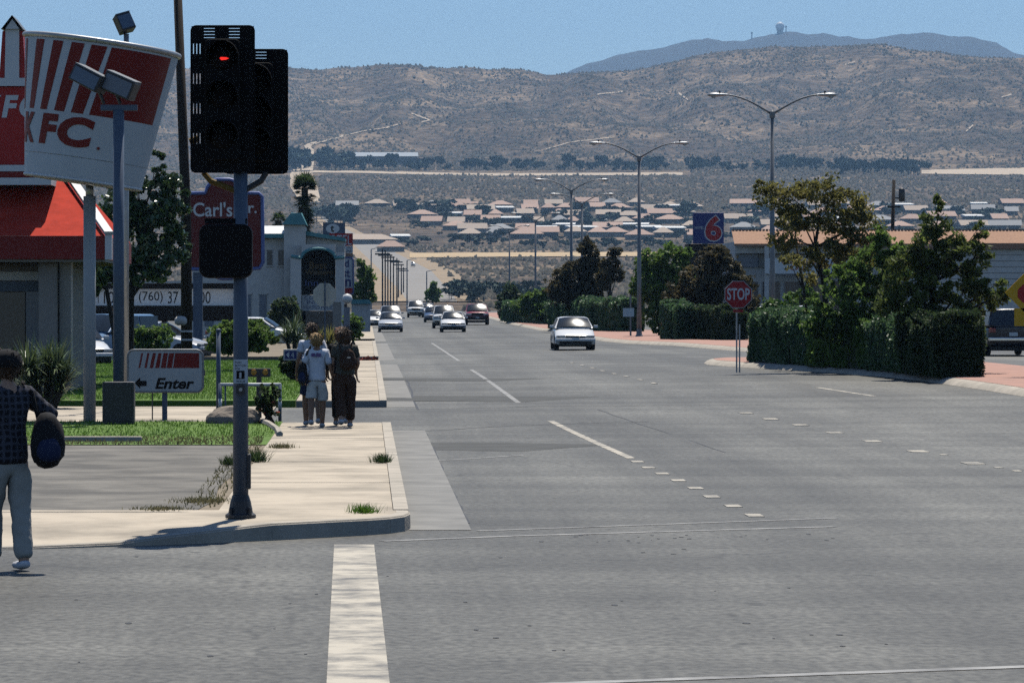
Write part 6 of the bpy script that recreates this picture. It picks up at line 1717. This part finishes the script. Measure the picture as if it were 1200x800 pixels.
# ------------------------------------------------------------------ the far valley: village, tree rows, tracks and scrub
def drape(name, left, right, m, lift=0.35, n=8, w=6):
    """strip laid over the far land between two rows of pixels"""
    def pol(pts):
        out = []
        for (a, b), (c, d) in zip(pts, pts[1:]):
            for k in range(n): out.append((a + (c - a) * k / n, b + (d - b) * k / n))
        return out + [pts[-1]]
    Lp = [GF(*p) for p in pol(left)]; Rp = [GF(*p) for p in pol(right)]
    b = MB(); vv = []
    for a, c in zip(Lp, Rp):
        for k in range(w + 1):
            q = a.lerp(c, k / w); vv.append((q.x, q.y, zg(q.x, q.y) + lift))
    W_ = w + 1
    b.add(vv, [(i * W_ + k, i * W_ + k + 1, (i + 1) * W_ + k + 1, (i + 1) * W_ + k) for i in range(len(Lp) - 1) for k in range(w)])
    return tag(b.build(name, m, smooth=True), kind='structure')
mat('far_road', (0.25, 0.235, 0.215), 0.95, scale=0.05, world_co=True, var=0.08)
drape('far_road', [(478, 355), (470, 343), (440, 312), (415, 288), (390, 268), (376, 255)], [(536, 355), (528, 343), (505, 318), (450, 290), (403, 268), (383, 255)], 'far_road', 0.30, 12)
drape('dirt_bank', [(536, 355), (528, 343), (505, 318), (450, 290), (403, 268), (383, 255)], [(566, 355), (552, 343), (536, 320), (488, 298), (425, 274), (388, 254)], 'dirt_bank', 0.30, 12)
drape('dirt_verge', [(432, 355), (430, 343), (425, 312), (405, 288), (380, 268), (368, 255)], [(478, 355), (470, 343), (440, 312), (415, 288), (390, 268), (376, 255)], 'dirt_bank', 0.30, 12)
drape('dirt_track', [(352, 238), (340, 220), (340, 205), (350, 190), (360, 178)], [(376, 238), (372, 220), (366, 205), (368, 190), (368, 178)], 'dirt_pale', 0.6)
drape('dirt_track', [(360, 178), (356, 172), (364, 168)], [(369, 178), (364, 173), (372, 167)], 'dirt_pale', 0.8)
for pts, wd in (([(365, 171), (392, 163), (424, 155), (452, 151), (470, 146)], 0.9), ([(392, 164), (403, 160)], 2.2), ([(482, 134), (492, 138), (504, 142), (494, 144.5)], 1.4), ([(384, 86), (383, 97), (385, 108)], 1.2), ([(640, 176), (668, 168), (720, 162)], 0.7), ([(795, 110), (806, 118)], 2.6), ([(700, 112), (730, 108)], 1.2), ([(1165, 118), (1185, 112)], 1.2), ([(1132, 155), (1140, 148)], 1.4), ([(985, 78), (1002, 74)], 1.0)):
    drape('dirt_track', [(a, b - wd / 2) for a, b in pts], [(a + 0.3, b + wd / 2) for a, b in pts], 'dirt_pale', 0.9, w=2)
drape('dry_field', [(480, 297.5), (600, 297), (900, 296), (1215, 297)], [(480, 303), (600, 302), (900, 301), (1215, 303)], 'straw', 0.5)
drape('dry_field', [(360, 200.5), (420, 201), (560, 204), (800, 203)], [(360, 203), (420, 203.5), (560, 207), (800, 206)], 'dirt_pale', 0.6)
drape('dry_field', [(1080, 200), (1215, 197)], [(1080, 204.5), (1215, 206)], 'dirt_pale', 0.6)
False and drape('pale_yard', [(395, 268), (560, 262), (800, 262), (1210, 262)], [(395, 284), (560, 288), (800, 289), (1210, 289)], 'dirt_bank', 0.4)

# houses
def house(label, px, py, w, kind, roof, dep=11.0, group='houses of the village'):
    p = GF(px, py, 1500)
    t = thing('house', label, 'house', (p.x, p.y, p.z + 0.35), R(random.uniform(-8, 8)), group)
    hw, hh, rh = w / 2, 2.5, {'hip': 3.0, 'gable': 3.2, 'flat': 0.5}[kind]
    MB().bx(-hw, hw, 0, dep, -3, hh).build('wall', 'house_wall' if random.random() < .6 else 'house_wall_dark', t)
    e = 0.7
    if kind == 'hip':
        rr = min(hw * .8, dep / 2)
        rv = [(-hw - e, -e, hh), (hw + e, -e, hh), (hw + e, dep + e, hh), (-hw - e, dep + e, hh), (-hw + rr, dep / 2, hh + rh), (hw - rr, dep / 2, hh + rh)]
        fs = [(0, 1, 5, 4), (1, 2, 5), (2, 3, 4, 5), (3, 0, 4), (3, 2, 1, 0)]
    elif kind == 'gable':
        rv = [(-hw - e, -e, hh), (hw + e, -e, hh), (hw + e, dep + e, hh), (-hw - e, dep + e, hh), (-hw - e, dep / 2, hh + rh), (hw + e, dep / 2, hh + rh)]
        fs = [(0, 1, 5, 4), (1, 2, 5), (2, 3, 4, 5), (3, 0, 4), (3, 2, 1, 0)]
    else:
        rv = [(-hw - e, -e, hh), (hw + e, -e, hh), (hw + e, dep + e, hh), (-hw - e, dep + e, hh), (-hw - e, -e, hh + rh), (hw + e, -e, hh + rh), (hw + e, dep + e, hh + rh + 1.2), (-hw - e, dep + e, hh + rh + 1.2)]
        fs = [(0, 1, 5, 4), (1, 2, 6, 5), (2, 3, 7, 6), (3, 0, 4, 7), (4, 5, 6, 7), (3, 2, 1, 0)]
    MB().add(rv, fs).build('roof', roof, t)
    for k in range(max(1, int(w / 7))): MB().bx(-hw + 1.8 + k * 6, -hw + 4.4 + k * 6, -0.08, 0.02, 0.8, 2.3).build('window', 'window_dark', t)
    return t
house('long tan roofed house nearest the bank on the far slope', 428, 287, 34, 'hip', 'roof_tan', 16)
house('small pink roofed house above the bank road', 458, 296, 13, 'hip', 'roof_pink', 9)
house('white flat roofed shed behind the long tan roofed house', 470, 284, 9, 'flat', 'roof_white', 10)
random.seed(21)
rows = [(244, 396, 800, 12), (249, 470, 820, 13), (256, 440, 820, 12), (264, 500, 830, 12), (272, 520, 830, 12), (280, 540, 830, 10), (245, 850, 1200, 9), (252, 880, 1210, 9), (261, 850, 1200, 9), (270, 850, 1200, 9), (278, 870, 1180, 6)]
for py, a, b_, n in rows:
    for k in range(n):
        px = a + (b_ - a) * (k + .5) / n + random.uniform(-9, 9)
        if px < 480 and py > 250: continue
        rf_ = random.choice(['roof_pink', 'roof_pink', 'roof_pink', 'roof_tan', 'roof_tan', 'roof_grey', 'roof_grey', 'roof_white'])
        w_ = random.uniform(7, 18); kd = 'flat' if rf_ == 'roof_white' else random.choice(['hip', 'gable']); blk = {244: 'topmost row under the open slope', 245: 'topmost row under the open slope', 280: 'lowest row above the dry field', 278: 'lowest row above the dry field'}.get(py, 'village on the far slope')
        lab = '%s house with %s %s roof in the %s' % ('small' if w_ < 12 else 'long' if w_ > 16 else 'mid sized', {'roof_pink': 'pinkish', 'roof_tan': 'tan', 'roof_grey': 'grey', 'roof_white': 'bright white'}[rf_], {'hip': 'hipped', 'gable': 'gabled', 'flat': 'flat'}[kd], blk)
        house(lab, px, py + random.uniform(-2.5, 2.5), w_, kd, rf_, random.uniform(9, 15), group='look-alikes: ' + lab)
p = GF(452, 193, 2600)
t = thing('school_hall', 'long low pale hall among the trees at the foot of the hills', 'building', (p.x, p.y, p.z))
MB().bx(-29, 29, 0, 20, -2, 7.5).build('wall', 'house_wall', t); MB().add([(-30, -1, 7.5), (30, -1, 7.5), (30, 21, 12), (-30, 21, 12)], [(0, 1, 2, 3)]).build('roof', 'hall_roof', t)
MB().bx(29.1, 44, 2, 20, -2, 5.5).build('annex', 'house_wall', t)
for k in range(9): MB().bx(-26 + 6 * k, -22 + 6 * k, -0.1, 0.02, 1.5, 4.5).build('window', 'window_dark', t)

# far trees: four crown shapes shared by all
protos = []
for k in range(4):
    cl = [(random.uniform(-.35, .35), random.uniform(-.3, .3), random.uniform(.40, .75), random.uniform(.22, .34), random.uniform(.22, .34), random.uniform(.18, .30)) for _ in range(5)]
    P_ = clump_points(cl, 420, 0.5)
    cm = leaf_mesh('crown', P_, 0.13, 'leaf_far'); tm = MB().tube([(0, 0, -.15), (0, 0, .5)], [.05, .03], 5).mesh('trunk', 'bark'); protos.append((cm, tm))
def far_tree(px, py, hpx, asp, label, group, y0=700):
    p = GF(px, py, y0); s = F / p.y; h = hpx / s
    label = ('tall ' if hpx > 15 else 'low ' if hpx < 10 else '') + ('spreading ' if asp > 1.3 else 'slender ' if asp < .85 else '') + label; group = group + ': ' + label
    t = thing('distant_tree', label, 'tree', (p.x, p.y, p.z), R(random.uniform(0, 360)), group)
    cm, tm = random.choice(protos)
    for n_, me in (('crown', cm), ('trunk', tm)):
        o = link(bpy.data.objects.new(n_, me), t); o.scale = (h * asp, h * asp, h) if n_ == 'crown' else (h * .6, h * .6, h)
random.seed(5)
for k in range(70):                                   # windbreak at the foot of the hills
    px = random.uniform(375, 1085); py = 197 + random.uniform(-2, 4) if px > 480 else 200 + random.uniform(-6, 2)
    far_tree(px, py, random.uniform(9, 19), random.uniform(.6, 1.1), 'blue green tree in the windbreak at the foot of the hills', 'windbreak trees', 2600)
for k in range(26):
    far_tree(random.uniform(985, 1078), 204 + random.uniform(-3, 3), random.uniform(12, 20), random.uniform(.6, 1.0), 'tree in the thick dark grove at the right end of the windbreak', 'grove trees', 2600)
for k in range(16):
    far_tree(random.uniform(372, 420), 202 + random.uniform(-8, 0), random.uniform(14, 24), random.uniform(.8, 1.2), 'tree in the dark grove beside the pale hall', 'grove by the hall', 2600)
for k in range(8):
    far_tree(random.uniform(334, 353), 202 + random.uniform(-8, 0), random.uniform(18, 30), random.uniform(.8, 1.2), 'dark tree left of the dirt track under the hills', 'trees by the track', 2600)
for k in range(14):
    far_tree(random.uniform(368, 416), 262 + random.uniform(-6, 4), random.uniform(14, 22), random.uniform(.9, 1.4), 'dark tree clustered left of the long tan roofed house', 'trees by the tan roofed house', 1500)
for k in range(10):
    far_tree(random.uniform(470, 536), 250 + random.uniform(-3, 3), random.uniform(12, 17), random.uniform(1.2, 1.8), 'round blue green tree above the village houses', 'round trees above the village', 1500)
for k in range(96):
    px = random.choice([random.uniform(500, 830), random.uniform(850, 1200)])
    far_tree(px, random.choice([250, 254, 258, 262, 266, 270, 276, 283, 288]) + random.uniform(-2, 2), random.uniform(8, 17), random.uniform(.9, 1.9), 'garden tree between the village houses', 'village trees', 1500)
for k in range(26):
    far_tree(random.uniform(610, 830), 290 + random.uniform(-2, 2), random.uniform(6, 12), random.uniform(1., 1.6), 'dark tree in the row below the village houses', 'trees below the village', 1500)
for k in range(34):
    far_tree(random.uniform(525, 640), 356 - random.uniform(0, 12), random.uniform(12, 22), random.uniform(1., 1.7), 'pale green tree in the hollow beyond the crest of the road', 'trees in the hollow', 760)
def far_mass(name, label, spots):
    V_, F_ = [], []; n0 = 0
    for px, py, hpx, asp, y0 in spots:
        p = GF(px, py, y0); h = hpx * p.y / F; me = random.choice(protos)[0]
        v = np.empty(len(me.vertices) * 3, np.float32); me.vertices.foreach_get('co', v); v = v.reshape(-1, 3)
        f_ = np.empty(len(me.loops), np.int32); me.loops.foreach_get('vertex_index', f_)
        a = random.uniform(0, 6.28); rt = np.array([[math.cos(a), -math.sin(a), 0], [math.sin(a), math.cos(a), 0], [0, 0, 1]])
        V_.append((v @ rt.T) * np.array([h * asp, h * asp, h]) + np.array(p)); F_.append(f_.reshape(-1, 3) + n0); n0 += len(v)
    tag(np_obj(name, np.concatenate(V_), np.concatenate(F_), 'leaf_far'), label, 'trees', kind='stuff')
far_mass('windbreak_growth', 'dark blue green band of growth at the foot of the hills', [(random.uniform(400, 1085), 199 + random.uniform(-2, 3), random.uniform(6, 14), random.uniform(.7, 1.4), 2600) for _ in range(90)])
far_mass('garden_growth', 'dark garden growth scattered between the village roofs', [(random.uniform(470, 1200), random.choice([248, 253, 258, 262, 266, 270, 276, 283, 288]) + random.uniform(-2, 2), random.uniform(5, 11), random.uniform(1., 2.0), 1500) for _ in range(150)])
# dark row of poles beside the climbing road
for k in range(9):
    p = GF(449 + 3.2 * k + random.uniform(-.6, .6), 352 - 1.0 * k, 740); px = 449 + 3.0 * k + random.uniform(-1.2, 1.2)
    dd = 760 + 45 * k; xx = X(px, dd); zb_ = zg(xx, dd)
    t = thing('distant_pole', 'dark wooden pole in the line beside the climbing road', 'utility pole', (xx, dd, zb_), 0, 'poles beside the climbing road')
    h = Z(294 + 2.0 * k + random.uniform(-3, 3), dd) - zb_
    MB().tube([(0, 0, -.5), (0, 0, h)], [.2, .14], 7).build('pole', 'wood_pole', t); MB().bx(-1.5, 1.5, -.12, .12, h - 1.2, h - .9).build('crossarm', 'wood_pole', t)
for px, py, dd in ((435, 292, 800), (500, 318, 900), (477, 305, 870)):
    xx = X(px, dd); zb_ = zg(xx, dd); h = Z(py, dd) - zb_
    t = thing('distant_lamp', 'thin street light standing along the climbing road', 'street lamp', (xx, dd, zb_), 0, 'thin lights along the climbing road')
    MB().tube([(0, 0, -.5), (0, 0, h)], [.2, .12], 6).build('pole', 'metal_grey', t); MB().tube([(0, 0, h), (1.4, 0, h + .3), (2.2, 0, h + .3)], .09, 5).build('arm', 'metal_grey', t)
# two pale cars on the climbing road
for px, py, lab in ((422.5, 283, 'tiny pale car far up the climbing road'), (484, 314, 'tiny white car lower on the climbing road')):
    p = GF(px, py, 1000); t = car(lab, px, p.y, 'car_white', 'suv', group='far cars on the climbing road', x=p.x); t.location.z = p.z + 0.6

# creosote scrub over the plain and the hills, nobody could count it
def scrub(name, label, n, y0, y1, r0, r1, pw=1.0, cut=None):
    y = y0 + (y1 - y0) * rng.random(n) ** pw
    x = rng.uniform(-1, 1, n) * (60 + 0.24 * y) + 0.03 * y
    cl = fbm(x / 60.0, y / 90.0, 3)
    keep = (rng.random(n) < np.clip(0.75 + cl * 2.0, 0.1, 1))
    px = VX + x * F / y
    z = zt(x, y); py = VY - (z - CAMZ) * F / y
    # keep the road, the bank and the yards clear
    on_road = (py > 255) & (px > np.interp(py, [255, 268, 288, 312, 343], [366, 380, 405, 425, 430])) & (px < np.interp(py, [255, 268, 288, 312, 343], [386, 415, 462, 515, 545]))
    on_field = ((py > 296) & (py < 303.5) & (px > 478)) | ((py > 200) & (py < 206) & (px < 810)) | ((py > 198) & (py < 206) & (px > 1078)) | ((py > 262) & (py < 288) & (px > 400) & (rng.random(n) < .8)) | ((px > 340) & (px < 374) & (py > 175) & (py < 238))
    keep &= ~on_road & ~on_field
    x, y, z = x[keep], y[keep], z[keep]; k = len(x)
    r = rng.uniform(r0, r1, k); h = r * rng.uniform(.8, 1.3, k)
    base = np.array([[1, 0, 0], [.31, .95, 0], [-.81, .59, 0], [-.81, -.59, 0], [.31, -.95, 0], [.4, .1, .85], [-.35, .2, 1.0], [0, -.45, .8]])
    a = rng.uniform(0, 2 * np.pi, k); ca, sa = np.cos(a), np.sin(a)
    jit = rng.uniform(.75, 1.3, (k, 8, 1))
    Bx = base[None] * jit
    V = np.stack([x[:, None] + (Bx[..., 0] * ca[:, None] - Bx[..., 1] * sa[:, None]) * r[:, None], y[:, None] + (Bx[..., 0] * sa[:, None] + Bx[..., 1] * ca[:, None]) * r[:, None], z[:, None] - .25 * h[:, None] + (Bx[..., 2] * 1.25) * h[:, None]], -1)
    fc = np.array([[0, 1, 5], [1, 6, 5], [1, 2, 6], [2, 3, 6], [3, 7, 6], [3, 4, 7], [4, 0, 7], [0, 5, 7], [5, 6, 7]])
    Fc = (np.arange(k)[:, None, None] * 8 + fc[None]).reshape(-1, 3)
    o = np_obj(name, V.reshape(-1, 3), Fc, 'scrub_leaf'); tag(o, label, 'scrub', kind='stuff')
scrub('plain_scrub', 'low grey green desert scrub covering the plain', 42000, 860, 2500, 0.6, 1.6, 1.0)
scrub('upper_scrub', 'desert scrub on the sloping plain between village and hills', 46000, 2500, 3450, 0.9, 2.0, 1.0)
scrub('hill_scrub', 'sparse dark scrub speckling the hills', 80000, 3400, 5100, 0.8, 2.2, 1.0)

# ------------------------------------------------------------------ haze
hz = bpy.data.materials.new('haze_air'); hz.use_nodes = True
n_ = hz.node_tree; n_.nodes.remove(n_.nodes['Principled BSDF'])
pv = n_.nodes.new('ShaderNodeVolumePrincipled')
pv.inputs['Color'].default_value = (0.38, 0.65, 1.0, 1); pv.inputs['Density'].default_value = 7.2e-5; pv.inputs['Anisotropy'].default_value = 0.1
n_.links.new(pv.outputs[0], n_.nodes['Material Output'].inputs['Volume'])
M['haze_air'] = hz
HB = MB().bx(-4500, 5500, -300, 13500, -40, 1000).build('haze', 'haze_air'); tag(HB, 'pale blue summer haze in the air', 'haze', kind='stuff')
